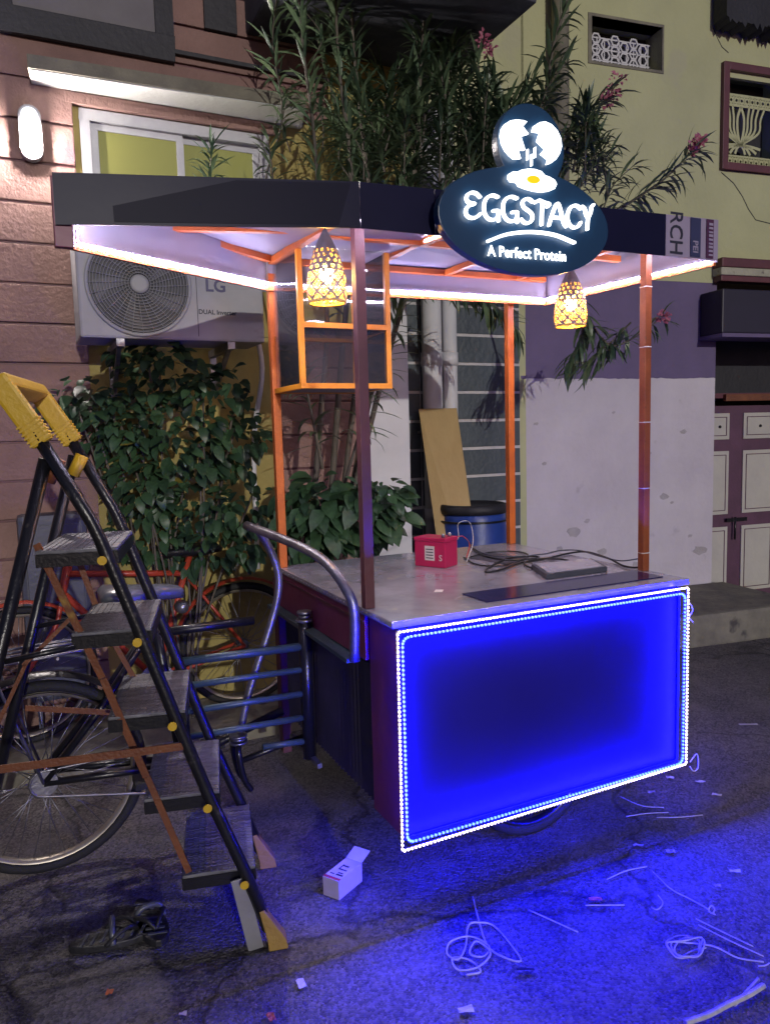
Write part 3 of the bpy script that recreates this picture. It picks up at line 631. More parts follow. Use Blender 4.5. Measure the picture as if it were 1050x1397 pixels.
# wheels under the box
def spoke_wheel(name, F, c, r, wdt, axis, m_rim, parent, nsp=28, label=None):
    """bicycle wheel, its disc in the (a,z) plane when axis == 'b'"""
    w_ = MB(F)
    def P(t, rr, o=0): return (c[0] + rr * math.cos(t), c[1] + o, c[2] + rr * math.sin(t)) if axis == 'b' else (c[0] + o, c[1] + rr * math.cos(t), c[2] + rr * math.sin(t))
    w_.tube([P(2 * math.pi * k / 48, r - wdt / 2) for k in range(48)], wdt / 2, 8, closed=True)
    ty = w_.build('wheel', M['rubber'], parent, label=label)
    rm = MB(F); vs = []; fs = []
    for k in range(48):
        t = 2 * math.pi * k / 48; vs += [P(t, r - wdt, -wdt * .42), P(t, r - wdt - .008, -wdt * .36), P(t, r - wdt - .014, 0), P(t, r - wdt - .008, wdt * .36), P(t, r - wdt, wdt * .42)]
    for k in range(48):
        for j in range(4): fs.append((k * 5 + j, ((k + 1) % 48) * 5 + j, ((k + 1) % 48) * 5 + j + 1, k * 5 + j + 1))
    rm.add(vs, fs, True); rm.build('rim', m_rim, ty, fixn=False)
    hb = MB(F); hb.lathe(c, [(.012, -.05), (.012, -.036), (.028, -.035), (.028, -.03), (.015, -.028), (.015, .028), (.028, .03), (.028, .035), (.012, .036), (.012, .05)], 14, axis); hb.build('hub', M['steel'], ty)
    for k in range(nsp):
        t = 2 * math.pi * k / nsp; o = .032 * (1 if k % 2 else -1); tt = t + (.9 if (k // 2) % 2 else -.9)
        MB(F).tube([P(tt, .026, o), P(t, r - wdt - .01, 0)], .0017, 4).build('spoke', M['steel'], ty)
    return ty
for b in (.24, .95):
    spoke_wheel('wheel', FC, (.66, b, .275), .275, .045, 'b', M['black'], cart, 20)
MB(FC).tube([(.66, .12, .30), (.66, 1.0, .30)], .016, 8).build('axle', M['steel'], cart)
for a in (.35, .95): MB(FC).obox((a, .05, .285), (a, 1.05, .285), .03, .03).build('chassis_bar', M['black'], cart)
# posts
PT = 2.165
posts = [(0.004, .205, 'front left post coloured dark for its shade'), (1.172, .205, 'front right post in shade-darkened orange with pale cable ties'), (0.004, 1.085, None), (1.172, 1.08, None)]
for i, (a, b, l_) in enumerate(posts):
    hw_ = .0165 if i != 1 else .0150
    po = MB(FC).box(a - hw_, a + hw_, b - hw_, b + hw_, CH + .0005, PT).build('post', M['maroon'] if i == 0 else M['shadedpost'] if i == 1 else M['orange'], cart, bevel=.002, label=l_)  # front posts wear darker colours as painted shade; all four are orange
    if i == 1:
        for z in (1.02, 1.27, 1.52, 1.80, 2.02): MB(FC).tube([(a + .021 * math.cos(t), b + .021 * math.sin(t), z) for t in [math.pi / 4 + k * math.pi / 2 for k in range(4)]], .0022, 4, closed=True).build('cable_tie', M['paper'], po)
# roof corner points (a, b, bottom z, top z)
P1 = (-.845, .12, 2.036, 2.160); P1b = (-.84, .145, 1.985); P2 = (-.05, .06, 2.085, 2.212); PM = (.19, .055, 2.086, 2.217); P3 = (1.41, .09, 2.110, 2.255)
P4 = (1.345, 1.02, 2.118, 2.245); P5 = (-.018, 1.07, 2.118, 2.238)
def strip_panel(A, B, name, m, parent, th=.006, bow=0., n=10, lab=None, z0=None, z1=None):
    """an upright sheet from A to B, bottom and top heights given"""
    mb = MB(FC); vs = []
    dx, dy = B[0] - A[0], B[1] - A[1]; l = math.hypot(dx, dy); nx, ny = -dy / l, dx / l
    for i in range(n + 1):
        t = i / n; a = A[0] + dx * t; b = A[1] + dy * t; w_ = math.sin(t * math.pi) * bow
        zb_ = A[2] + (B[2] - A[2]) * t; zt_ = A[3] + (B[3] - A[3]) * t
        for o in (0, th): vs += [(a + nx * (o + w_), b + ny * (o + w_), zb_), (a + nx * (o + w_ * 1.3), b + ny * (o + w_ * 1.3), zt_)]
    fs = []
    for i in range(n):
        k = 4 * i; j = k + 4; fs += [(k, j, j + 1, k + 1), (k + 2, k + 3, j + 3, j + 2), (k, k + 2, j + 2, j), (k + 1, j + 1, j + 3, k + 3)]
    fs += [(0, 1, 3, 2), (4 * n, 4 * n + 2, 4 * n + 3, 4 * n + 1)]
    return mb.add(vs, fs).build(name, m, parent, label=lab)
roof = MB(FC).prism([(P1[0] + .01, P1[1] + .01), (P2[0], P2[1] + .02), (PM[0], PM[1] + .02), (P3[0] - .01, P3[1] + .01), (P4[0] - .01, P4[1] - .005), (P5[0], P5[1] - .005)], 'z', 0, .006)
RZ = [2.148, 2.198, 2.204, 2.240, 2.232, 2.226]
for i, v in enumerate(roof.v): roof.v[i] = (v[0], v[1], v[2] + RZ[i % 6])
roof = roof.build('roof', M['ceiling'], cart)
strip_panel(P1, P2, 'fascia', M['fascia'], roof, bow=0, lab='dark glossy left front fascia')
strip_panel((P2[0] + .002, P2[1], P2[2], P2[3]), PM, 'fascia', M['fascia'], roof)
f3 = strip_panel((PM[0] + .002, PM[1], PM[2], PM[3]), (1.14, PM[1] + (P3[1] - PM[1]) * .78, 2.1046, 2.2465), 'fascia', M['fascia'], roof)
strip_panel((1.142, PM[1] + (P3[1] - PM[1]) * .78, 2.1046, 2.2465), P3, 'fascia', M['print'], roof, lab='printed right end of the front fascia')
strip_panel((P1b[0], P1b[1], 2.0, 2.155), (P5[0], P5[1], P5[2] - .012, P5[3]), 'inner_fascia', M['ceiling'], roof)
strip_panel((P5[0] + .004, P5[1], P5[2] - .012, P5[3]), (P4[0], P4[1], P4[2] - .012, P4[3]), 'inner_fascia', M['ceiling'], roof)
strip_panel((P4[0] + .004, P4[1], P4[2] - .012, P4[3]), (P3[0] + .03, P3[1] + .03, P3[2] + .002, P3[3] - .01), 'inner_fascia', M['ceiling'], roof)
def edge(p, q, name='edge_bar'):
    return MB(FC).obox(p, q, .012, .012).build(name, M['orange'], roof)
edge((P1b[0] + .006, P1b[1] - .006, 1.992), (P5[0], P5[1] - .006, P5[2] - .018)); edge((P5[0], P5[1] - .006, P5[2] - .018), (P4[0], P4[1] - .006, P4[2] - .018)); edge((P4[0] - .006, P4[1] - .01, P4[2] - .018), (P3[0] + .02, P3[1] + .03, P3[2] - .006))
MB(FC).box(P1[0] - .004, P1[0] + .040, P1[1] + .008, P1[1] + .03, 1.985, 2.155).build('end_post', M['cartred'], roof, bevel=.002)
fp = FC
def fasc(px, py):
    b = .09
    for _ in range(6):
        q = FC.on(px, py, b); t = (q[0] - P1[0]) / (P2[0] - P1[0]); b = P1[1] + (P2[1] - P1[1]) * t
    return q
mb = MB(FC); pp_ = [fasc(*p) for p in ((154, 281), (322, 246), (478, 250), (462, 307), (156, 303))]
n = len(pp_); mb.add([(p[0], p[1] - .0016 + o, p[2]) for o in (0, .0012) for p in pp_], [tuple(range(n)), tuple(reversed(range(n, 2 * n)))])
mb.build('reflection_patch', mat('painted_reflection', (.008, .008, .028), (.006, .006, .022), .45, spec=.12, scale=2), roof, label='dark reflection painted on the left fascia')  # dark polygon stands in for a reflection on the glossy fascia
# fascia print
fa0 = lambda px: FC.on(px, 320, .086)[0]
def fz(a): t = (a - PM[0]) / (P3[0] - PM[0]); return PM[2] + (P3[2] - PM[2]) * t, PM[3] + (P3[3] - PM[3]) * t, PM[1] + (P3[1] - PM[1]) * t
a0_ = 1.245; zb_, zt_, b_ = fz(a0_)
textobj('RCH', .088, FC, 1.163, b_ - .0035, zt_ + .014, M['ink'], roof, rot=-math.pi / 2, ext=.0006, off=.0005, width=.86)
for a, w_, m_ in ((1.263, .05, 'printblue'), (1.345, .036, 'printred')):
    zb_, zt_, b_ = fz(a + w_ / 2); MB(FC).box(a, a + w_, b_ - .0042, b_ - .0032, zb_ + .003, zt_ - .003).build('printed_stripe', M[m_], roof)
zb_, zt_, b_ = fz(1.28); textobj('PEI', .036, FC, 1.275, b_ - .0048, zb_ + .062, M['print'], roof, rot=-math.pi / 2, ext=.0004, off=.0006)
for a in (1.352,):
    zb_, zt_, b_ = fz(a)
    mb = MB(FC)
    for k in range(9): mb.box(a + .003, a + .024, b_ - .0062, b_ - .0052, zb_ + .012 + k * .0135, zb_ + .018 + k * .0135 + (k % 3) * .0015)
    mb.build('print_marks', M['print'], roof, kind='stuff')
# roof beams
BZ = 2.212
bars = [((0.0, 1.055, BZ), (1.33, 1.01, BZ)), ((-.0, .205, BZ - .030), (0.0, 1.05, BZ - .004)), ((1.172, .21, BZ - .012), (1.172, 1.0, BZ)), ((0.02, .56, BZ - .014), (1.16, .56, BZ - .008)), ((0.02, .19, BZ - .032), (1.38, .17, BZ - .012)),
        ((-.02, 1.03, BZ), (-.72, .40, BZ - .05)), ((-.02, .58, BZ), (-.56, .56, BZ - .045)), ((1.19, .56, BZ), (1.37, .56, BZ)),
        ((.42, .57, BZ - .002), (.42, 1.03, BZ - .002)), ((.80, .57, BZ - .002), (.80, 1.03, BZ - .002)), ((.42, .21, BZ - .028), (.42, .55, BZ - .014)), ((.80, .21, BZ - .024), (.80, .55, BZ - .012))]
for p, q in bars: MB(FC).obox(p, q, .028, .024).build('beam', M['orange'], roof, bevel=.002)
# roof LED tapes
o_ = .012
zl = .004
def inpt(P, da, db, z): return (P[0] + da, P[1] + db, z)
loop = [(P1b[0] + .045, P1b[1] + .03, 2.075), (P1b[0] + .045, P1b[1] + .03, 2.010), (P5[0] + .01, P5[1] - .022, P5[2] + .004), (P4[0] - .014, P4[1] - .020, P4[2] + .004), (P3[0] - .0, P3[1] + .045, P3[2] + .008)]
led_run('led_tape', 'led_beads', loop, .0165, .0048, M['ledwhite'], roof, r=.0030, inward=(.62, .55))
led_run('led_tape', 'led_beads', [(P2[0] + .03, P2[1] + .03, 2.125), (P3[0] - .06, P3[1] + .03, 2.15)], .0165, .0048, M['ledwhite'], roof, r=.0030, inward=(.62, .55))
led_run('led_tape', 'led_beads', [(P1[0] + .06, P1[1] + .03, 2.08), (P2[0] - .0, P2[1] + .03, 2.12)], .0165, .0048, M['ledwhite'], roof, r=.0030, inward=(.62, .55))
for a in (.42, .80): led_run('led_tape', 'led_beads', [(a - .022, .30, BZ - .030), (a - .022, .50, BZ - .022)], .0165, .0055, M['ledwhite'], roof)
# front panel LED tapes
fy = -.034
wl_ = [(-.014, fy, CH - .022), (CW - .034, fy, CH - .022), (CW - .032, fy, CB + .020), (-.016, fy, CB + .006), (-.014, fy, CH - .022)]
led_run('led_tape', 'led_beads', wl_, .0130, .0052, M['ledwarm'], cart, r=.0036, off=(0, -.0038, 0))
def rrect(a0, a1, z0, z1, r, n=4):
    P = []
    for cx, cz_, t0 in ((a1 - r, z1 - r, 0), (a0 + r, z1 - r, 90), (a0 + r, z0 + r, 180), (a1 - r, z0 + r, 270)):
        for i in range(n + 1): t = rad(t0 + 90 * i / n); P.append((cx + r * math.cos(t), z0 * 0 + cz_ + r * math.sin(t)))
    return P + [P[0]]
bl = [(p[0], fy - .004, p[1]) for p in rrect(.001, CW - .050, CB + .028, CH - .040, .022)]
led_run('led_tape', 'led_beads', bl, .0135, .0056, M['ledblue'], cart, r=.0016, off=(0, -.0004, 0))
MB(FC).tube(spline([(CW - .01, fy, CB + .02), (CW + .015, fy - .01, CB + .05), (CW + .02, fy - .012, CB + .0), (CW - .0, fy - .01, CB - .012), (CW - .02, fy - .01, CB + .01)]), .0022, 5).build('led_lead', M['paper'], cart)
MB(FC).tube(spline([(CW - .03, fy, CH - .07), (CW - .02, fy - .012, CH - .10), (CW - .028, fy - .006, CH - .13), (CW - .015, fy - .012, CH - .15)]), .002, 5).build('led_lead', M['ledstrip'], cart)
# glass display cabinet under the roof
ca0, ca1, cb0, cb1, cz0, cz1 = .004, .362, .744, 1.066, 1.69, 2.20
cab = MB(FC)
t = .020
fr_bars = []
for b in (cb0, cb1):
    for a in (ca0, ca1): 
        if not (b == cb1 and a == ca0): fr_bars.append(((a, b, cz0), (a, b, cz1)))
    fr_bars.append(((ca0, b, cz0), (ca1, b, cz0)))
for a in (ca0, ca1): fr_bars.append(((a, cb0, cz0), (a, cb1, cz0)))
fr_bars += [((ca0, cb0, 1.915), (ca1, cb0, 1.915)), ((ca0, cb1, 1.905), (ca1, cb1, 1.905)), ((ca1 - .11, cb0, cz0), (ca1 - .11, cb0, 2.2)), ((ca1 - .0, cb0, 1.915), (ca1, cb1, 1.905))]
hub = MB(FC).obox((ca0 - .01, cb0, cz0), (ca1 + .01, cb0, cz0), t, t).build('display_cabinet', M['cablit'], cart)
for p, q in fr_bars[:]:
    if p[1] == q[1] == cb0 and p[2] == q[2] == cz0: continue
    MB(FC).obox(p, q, t, t).build('frame_bar', M['cablit'], hub, bevel=.0015)
MB(FC).box(ca0 + .011, ca1 - .011, cb0 - .003, cb0 + .001, cz0 + .011, cz1).build('pane', M['glass'], hub)
MB(FC).box(ca0 + .011, ca1 - .011, cb1 - .002, cb1 + .002, cz0 + .011, cz1).build('pane', M['glass'], hub)
for a in (ca0, ca1): MB(FC).box(a - .002, a + .002, cb0 + .012, cb1 - .012, cz0 + .011, cz1).build('pane', M['wired'], hub)
MB(FC).box(ca0 + .01, ca1 - .01, cb0 + .011, cb1 - .011, 1.903, 1.908).build('shelf', M['wired'], hub)
MB(FC).box(ca0 + .0105, ca1 - .0105, cb0 + .0105, cb1 - .0105, cz0 - .006, cz0 + .002).build('base_board', M['ceiling'], hub)

# rear half of the tricycle, on the line b = .838
TBB = .838
def T(px, py, b=TBB): return FC.on(px, py, b)
hubp = (-.970, TBB, .345)
rw = spoke_wheel('wheel', FC, hubp, .345, .042, 'b', M['rim'], cart, 36, 'large spoked rear wheel')
fd = MB(FC); vs = []
for i in range(25):
    t = rad(20 + i * 7.2); 
    for rr, o in ((.362, -.032), (.374, -.015), (.377, 0), (.374, .015), (.362, .032)): vs.append((hubp[0] + rr * math.cos(t), TBB + o, hubp[2] + rr * math.sin(t)))
fd.add(vs, [(i * 5 + j, (i + 1) * 5 + j, (i + 1) * 5 + j + 1, i * 5 + j + 1) for i in range(24) for j in range(4)], True).build('mudguard', M['black'], cart, fixn=False)
bb = (-.50, TBB, .30)      # crank
seat_top = (-.575, TBB, .90); 
def ctube(pts, r, m='black', name='frame_tube', n=10, **k): return MB(FC).tube(pts, r, n).build(name, M[m], cart, **k)
for o in (-.055, .055):
    ctube([(hubp[0], TBB + o, hubp[2]), (-.78, TBB + o * .8, .56), (-.60, TBB + o * .4, .80)], .013, name='seat_stay')
    ctube([(hubp[0], TBB + o, hubp[2]), (bb[0], TBB + o * .6, bb[2])], .013, name='chain_stay')
ctube([bb, seat_top], .018, name='seat_tube')
ctube([(-.59, TBB, .80), (-.20, TBB, .80)], .017, name='top_tube')
ctube([bb, (-.10, TBB, .42)], .018, name='down_tube')
# chain and chainwheel
for r_, c_ in ((.045, hubp), (.095, bb)): MB(FC).lathe((c_[0], TBB - .06, c_[2]), [(r_, -.002), (r_, .002)], 28, 'b').build('sprocket', M['steel'], cart)
cp = [(hubp[0], TBB - .06, hubp[2] + .045), (bb[0], TBB - .06, bb[2] + .095)] + [(bb[0] + .095 * math.sin(t), TBB - .06, bb[2] + .095 * math.cos(t)) for t in [rad(x) for x in (30, 60, 90, 120, 150)]] + [(bb[0], TBB - .06, bb[2] - .095), (hubp[0], TBB - .06, hubp[2] - .045)] + [(hubp[0] - .045 * math.sin(t), TBB - .06, hubp[2] - .045 * math.cos(t)) for t in [rad(x) for x in (30, 60, 90, 120, 150)]]
ctube(cp + [cp[0]], .0052, 'steel', 'chain', 5)
MB(FC).obox((bb[0], TBB - .09, bb[2]), (bb[0] - .15, TBB - .09, bb[2] + .02), .014, .022, (0, 0, 1)).build('crank_arm', M['steel'], cart, bevel=.002)
MB(FC).obox((bb[0], TBB + .09, bb[2]), (bb[0] + .15, TBB + .09, bb[2] - .02), .014, .022, (0, 0, 1)).build('crank_arm', M['steel'], cart, bevel=.002)
for (x, z, s_) in ((-.15, .02, -1), (.15, -.02, 1)):
    c = (bb[0] + x, TBB + s_ * .15, bb[2] + z); MB(FC).box(c[0] - .04, c[0] + .04, c[1] - .045, c[1] + .045, c[2] - .012, c[2] + .012).build('pedal', M['rubber'], cart, bevel=.004)
# saddle
sv = []; sf = []; prof = [(-.14, .095, .0), (-.12, .105, .028), (-.05, .100, .035), (.02, .060, .03), (.08, .036, .026), (.13, .028, .015), (.15, .016, .0)]
for i, (x, hw, hh) in enumerate(prof):
    for k in range(8): t = 2 * math.pi * k / 8; sv.append((-.61 + x, TBB + hw * math.cos(t), .955 + (hh if math.sin(t) > 0 else .035) * math.sin(t) + (.012 if x < -.1 else 0)))
sf = [(i * 8 + k, (i + 1) * 8 + k, (i + 1) * 8 + (k + 1) % 8, i * 8 + (k + 1) % 8) for i in range(len(prof) - 1) for k in range(8)] + [tuple(range(8)), tuple(range(48, 56))]
MB(FC).add(sv, sf, True).build('saddle', M['saddle'], cart)
for o in (-.05, .05): ctube(spline([(-.71, TBB + o, .925), (-.72, TBB + o, .90), (-.70, TBB + o, .88), (-.56, TBB + o * .3, .90)]), .004, 'steel', 'saddle_spring', 6)
# carrier of silver bars
for k, (o, e) in enumerate(((-.09, .03), (-.045, .0), (0, .01), (.05, -.02), (.10, .02))):
    ctube([(-1.30, TBB + o, .775), (-.95, TBB + o, .79), (-.74 + e, TBB + o * .7, .80)], .0055, 'steel', 'carrier_bar', 6)
for a in (-1.25, -1.08, -.9): ctube([(a, TBB - .1, .772 + (a + 1.25) * .03), (a, TBB + .11, .772 + (a + 1.25) * .03)], .005, 'steel', 'carrier_bar', 6)
for o in (-.09, .09): ctube([(hubp[0], TBB + o * .7, hubp[2]), (-1.1, TBB + o, .77)], .0055, 'steel', 'carrier_stay', 6)
# five pipes and their post
px_y = (880, 910, 940, 968, 997)
post_a = -.045
for i, y in enumerate((.715, .625, .53, .435, .34)):
    l0 = -.50 if i < 4 else -.22
    ctube([(l0, TBB - .12, y), (post_a, TBB - .12, y - .012)], .0155 if i == 0 else .012, 'bluegrey', 'pipe', label=None)
ctube([(post_a + .01, TBB - .12, .26), (post_a + .01, TBB - .12, .80)], .026, 'black', 'pipe_post', 12)
for z, r_ in ((.80, .036), (.815, .024), (.83, .03)): MB(FC).lathe((post_a + .01, TBB - .12, z), [(r_, 0), (r_, .01)], 6).build('bolt', M['steel'], cart)
ctube([(-.50, TBB - .12, .72), (-.50, TBB - .12, .44)], .016, 'black', 'pipe_upright')
# handlebar hoop and column
hA = [FC.on(495, 900, .20), FC.on(495, 838, .20), FC.on(487, 808, .22), FC.on(462, 772, .30), FC.on(432, 750, .42), FC.on(385, 730, .62), FC.on(347, 716, .80)]
hA = [(p[0] - .03, p[1], p[2]) for p in hA]
ctube(spline(hA, 5), .0165, 'steel', 'handlebar', 12)
hB = [FC.on(347, 717, .80), FC.on(366, 745, .80), FC.on(379, 780, .80), FC.on(379, 812, .80), FC.on(368, 856, .80), FC.on(352, 905, .80), FC.on(338, 950, .80), FC.on(328, 998, .80)]
ctube(spline([(p[0], p[1] - .0, p[2]) for p in hB], 5), .0150, 'steel', 'steering_column', 12)
q = FC.on(325, 1005, .80)
for z, r_ in ((.0, .035), (-.012, .028), (-.024, .036)): MB(FC).lathe((q[0], q[1], q[2] + z), [(r_, 0), (r_, .009)], 12).build('headset_ring', M['steel'], cart)
for o in (-.045, .045): ctube(spline([(q[0], q[1] + o * .2, q[2] - .02), (q[0] - .012, q[1] + o, q[2] - .05), (q[0] + .004, q[1] + o, q[2] - .15), (q[0] + .03, q[1] + o, q[2] - .20)]), .012, 'black', 'fork_blade')
ctube([(q[0], q[1], q[2] - .1), (.0, TBB, .3)], .012, 'black', 'steering_rod')

# =================================================================== SIGN
sg = thing('sign', 'oval navy sign with glowing egg logo and EGGSTACY lettering on the roof edge', 'sign', (.483, -.0, 1.98), FC)
SA, SZ, SRA, SRZ = .483, 2.135, .317, .158
SB = -.005
pts = []
N_ = 96; ec, ez, er = .497, 2.358, .124
kx, kz = ec, 2.262
for i in range(N_):                     # outline of the oval and the dome together
    t = 2 * math.pi * i / N_; c, s = math.cos(t), math.sin(t)
    X0, Z0 = (kx - SA) / SRA, (kz - SZ) / SRZ; C_, S2 = c / SRA, s / SRZ
    A_ = C_ * C_ + S2 * S2; B_ = X0 * C_ + Z0 * S2; r1 = (-B_ + math.sqrt(max(0, B_ * B_ - A_ * (X0 * X0 + Z0 * Z0 - 1)))) / A_
    ox, oz = ec - kx, ez - kz; bq = ox * c + oz * s; disc = bq * bq - (ox * ox + oz * oz - er * er)
    r2 = bq + math.sqrt(disc) if disc > 0 else 0
    rr = max(r1, r2); pts.append((kx + rr * c, kz + rr * s))
MB(FC).prism(pts, 'b', SB, SB + .03).build('board', M['signboard'], sg, bevel=.003)
Bf, Bb = SB - .016, SB - .006
def S_(px, py): q = FC.on(px, py, SB - .012); return (q[0], q[2])
K = 240 / 1050.
def Z_(x, y): return S_(600 + x * K, 150 + y * K)     # points read off the enlarged crop of the sign
def poly_part(P, name, m, mb=None):
    return MB(FC).prism([Z_(*p) for p in P], 'b', Bf, Bb).build(name, m, sg)
shellL = [(515, 72), (490, 64), (450, 60), (415, 66), (385, 85), (366, 115), (360, 155), (368, 200), (388, 240), (415, 272), (440, 292), (478, 292), (462, 238), (504, 240), (478, 158), (524, 145), (490, 100)]
shellR = [(548, 128), (560, 95), (590, 76), (625, 72), (660, 88), (695, 125), (716, 170), (722, 220), (710, 262), (688, 296), (660, 318), (634, 326), (644, 296), (600, 262), (626, 232), (578, 186), (594, 136)]
poly_part(shellL, 'egg_shell_half', M['signlight']); poly_part(shellR, 'egg_shell_half', M['signlight'])
white = [(405, 405), (410, 382), (430, 370), (455, 372), (480, 360), (520, 353), (560, 355), (600, 368), (622, 392), (650, 402), (680, 420), (692, 445), (680, 472), (650, 484), (605, 490), (560, 484), (515, 472), (470, 455), (455, 432), (420, 428)]
poly_part(white, 'egg_white', M['signlight'])
yc = [(512 + 36 + 38 * math.cos(t), 420 + 24 * math.sin(t) + 4 * math.cos(t)) for t in [2 * math.pi * k / 18 for k in range(18)]]
MB(FC).prism([Z_(*p) for p in yc], 'b', Bf - .005, Bf - .0003).build('egg_yolk', M['signyellow'], sg)
for x, y0, y1 in ((521, 238, 296), (566, 226, 282), (545, 268, 332)):
    mb = MB(FC); ribbon(mb, [Z_(x, y0), Z_(x, y1)], .0032, Bf, Bb); mb.build('drip_line', M['signlight'], sg)
kk = .0075
letters = {
 'E': [[(238, 520), (215, 498), (185, 494), (163, 508), (158, 532), (172, 552), (208, 560), (176, 570), (156, 592), (156, 622), (178, 642), (212, 642), (240, 620)]],
 'G1': [[(345, 520), (318, 510), (290, 516), (270, 540), (262, 578), (268, 620), (288, 648), (315, 656), (342, 642), (348, 604), (318, 602)], [(348, 604), (350, 662)]],
 'G2': [[(458, 528), (430, 518), (402, 524), (382, 548), (376, 586), (382, 628), (402, 656), (428, 664), (454, 652), (460, 612), (430, 610)], [(460, 612), (462, 670)]],
 'S': [[(552, 548), (530, 532), (504, 534), (492, 554), (500, 580), (526, 600), (548, 622), (550, 652), (530, 674), (504, 672), (484, 652)]],
 'T': [[(568, 552), (590, 540), (620, 552), (652, 562), (640, 578)], [(612, 552), (608, 610), (606, 684)]],
 'A': [[(650, 688), (664, 640), (690, 570), (706, 562), (722, 610), (736, 668), (752, 696)], [(668, 640), (728, 646)]],
 'C': [[(838, 590), (816, 572), (788, 574), (768, 600), (760, 640), (770, 680), (796, 702), (822, 696), (838, 672)]],
 'Y': [[(846, 576), (862, 590), (872, 626), (884, 640), (898, 612), (904, 580), (914, 566)], [(884, 640), (880, 680), (878, 712)]]}
for nme, st_ in letters.items():
    mb = MB(FC)
    for P in st_:
        P2_ = spline([(Z_(*p)[0], Z_(*p)[1], 0) for p in P], 4)
        ribbon(mb, [(p[0], p[1]) for p in P2_], .0078, Bf, Bb)
    mb.build('letter', M['signlight'], sg)
P2_ = spline([(Z_(*p)[0], Z_(*p)[1], 0) for p in [(288, 782), (400, 742), (540, 728), (680, 745), (800, 792)]], 5)
mb = MB(FC); ribbon(mb, [(p[0], p[1]) for p in P2_], .0085, Bf, Bb); mb.build('swoosh', M['signlight'], sg)
q0 = Z_(288, 868); q1 = Z_(800, 905)
textobj('A Perfect Protein', .0445, FC, q0[0], SB - .0085, q0[1], M['signlight'], sg, ext=.0012, off=.0004, rot=math.atan2(q1[1] - q0[1], q1[0] - q0[0]), width=.93)
for da in (-.18, .18): MB(FC).box(SA + da - .01, SA + da + .01, SB + .031, .052, 2.10, 2.19).build('bracket', M['steel'], sg)

# =================================================================== PENDANT LAMPS
def pendant(c, ztop, zbot, r, label, zhang):
    t = thing('pendant_lamp', label, 'lamp', (c[0], c[1], zbot), FC, 'perforated pendant lamps')
    H_ = ztop - zbot; n = 48; rows = 30
    def rad_(u):   # u 0 bottom .. 1 top
        T_ = [(0, .90), (.08, .97), (.16, 1.0), (.35, .96), (.50, .86), (.62, .75), (.75, .60), (.88, .40), (1, .20)]
        for (u0, v0_), (u1, v1_) in zip(T_, T_[1:]):
            if u <= u1: return r * (v0_ + (v1_ - v0_) * (u - u0) / (u1 - u0))
        return r * .2
    keep = []; vs = []; sh = MB(FC); fs = []; fl = []
    nx, ny = 144, 84
    for j in range(ny + 1):
        u = j / ny; rr = rad_(u)
        for i in range(nx): a = 2 * math.pi * i / nx; vs.append((c[0] + rr * math.cos(a), c[1] + rr * math.sin(a), zbot + u * H_))
    for j in range(ny):
        u = (j + .5) / ny
        for i in range(nx):
            a = (i + .5) / nx; hole = False
            if .04 < u < .44:
                # lattice of diamonds with an outline inside each
                x = a * 9; y = (u - .04) / .20; m_ = abs(((x + y / 1) % 1) - .5); n_ = abs(((x - y / 1) % 1) - .5)
                d_ = max(m_, n_)   # lines where m or n near .5
                hole = m_ < .38 and n_ < .38 and not (.17 < max(m_, n_) < .26)
                if m_ < .08 and n_ < .08: hole = True
            elif .46 < u < .78:
                row = int((u - .46) / .08); x = a * 14 + (.5 if row % 2 else 0); fx = (x % 1) - .5; fy_ = ((u - .46) / .08 % 1) - .5
                q_ = abs(fx) * 1.15 + abs(fy_) * 1.0 if True else 0
                rr_ = math.hypot(fx * 1.1, fy_ * .95); hole = .14 < rr_ < .30
            if not hole: (fl if u < .46 else fs).append((j * nx + i, j * nx + (i + 1) % nx, (j + 1) * nx + (i + 1) % nx, (j + 1) * nx + i))
    sh.add(vs, fs, True)
    s_ = sh.build('shade', M['lampmetal'], t, fixn=False)
    lo = MB(FC).add(vs, fl, True).build('lattice', M['lampmetal'], s_, fixn=False)
    for q_ in (s_, lo): q_.data.materials.append(M['lampgold']); md = q_.modifiers.new('thickness', 'SOLIDIFY'); md.thickness = .0012; md.material_offset = 1; md.material_offset_rim = 1
    MB(FC).tube([(c[0] + .905 * r * math.cos(a), c[1] + .905 * r * math.sin(a), zbot + .002) for a in [2 * math.pi * k / 40 for k in range(40)]], .0035, 6, closed=True).build('rim', M['lampgold'], s_)
    b_ = MB(FC).ell((c[0], c[1], zbot + H_ * .42), (.024, .024, .030), 14, 10).build('bulb', M['bulb'], t)
    MB(FC).lathe((c[0], c[1], zbot + H_ * .42 + .026), [(.016, 0), (.016, .035), (.007, .04), (.007, H_ * .58 - .026)], 14).build('socket', M['black'], t)
    MB(FC).tube([(c[0], c[1], ztop - .01), (c[0], c[1], zhang)], .004, 6).build('cord', M['cable'], t)
    MB(FC).lathe((c[0], c[1], ztop - .004), [(r * .2, 0), (r * .12, .016)], 14).build('cap', M['lampmetal'], t)
pendant((-.030, .385, 0), 2.150, 1.930, .066, 'perforated metal pendant lamp hanging by the left front post before the cabinet', 2.20)
pendant((1.150, .605, 0), 2.160, 1.930, .069, 'perforated metal pendant lamp hanging below the right end of the sign', 2.20)

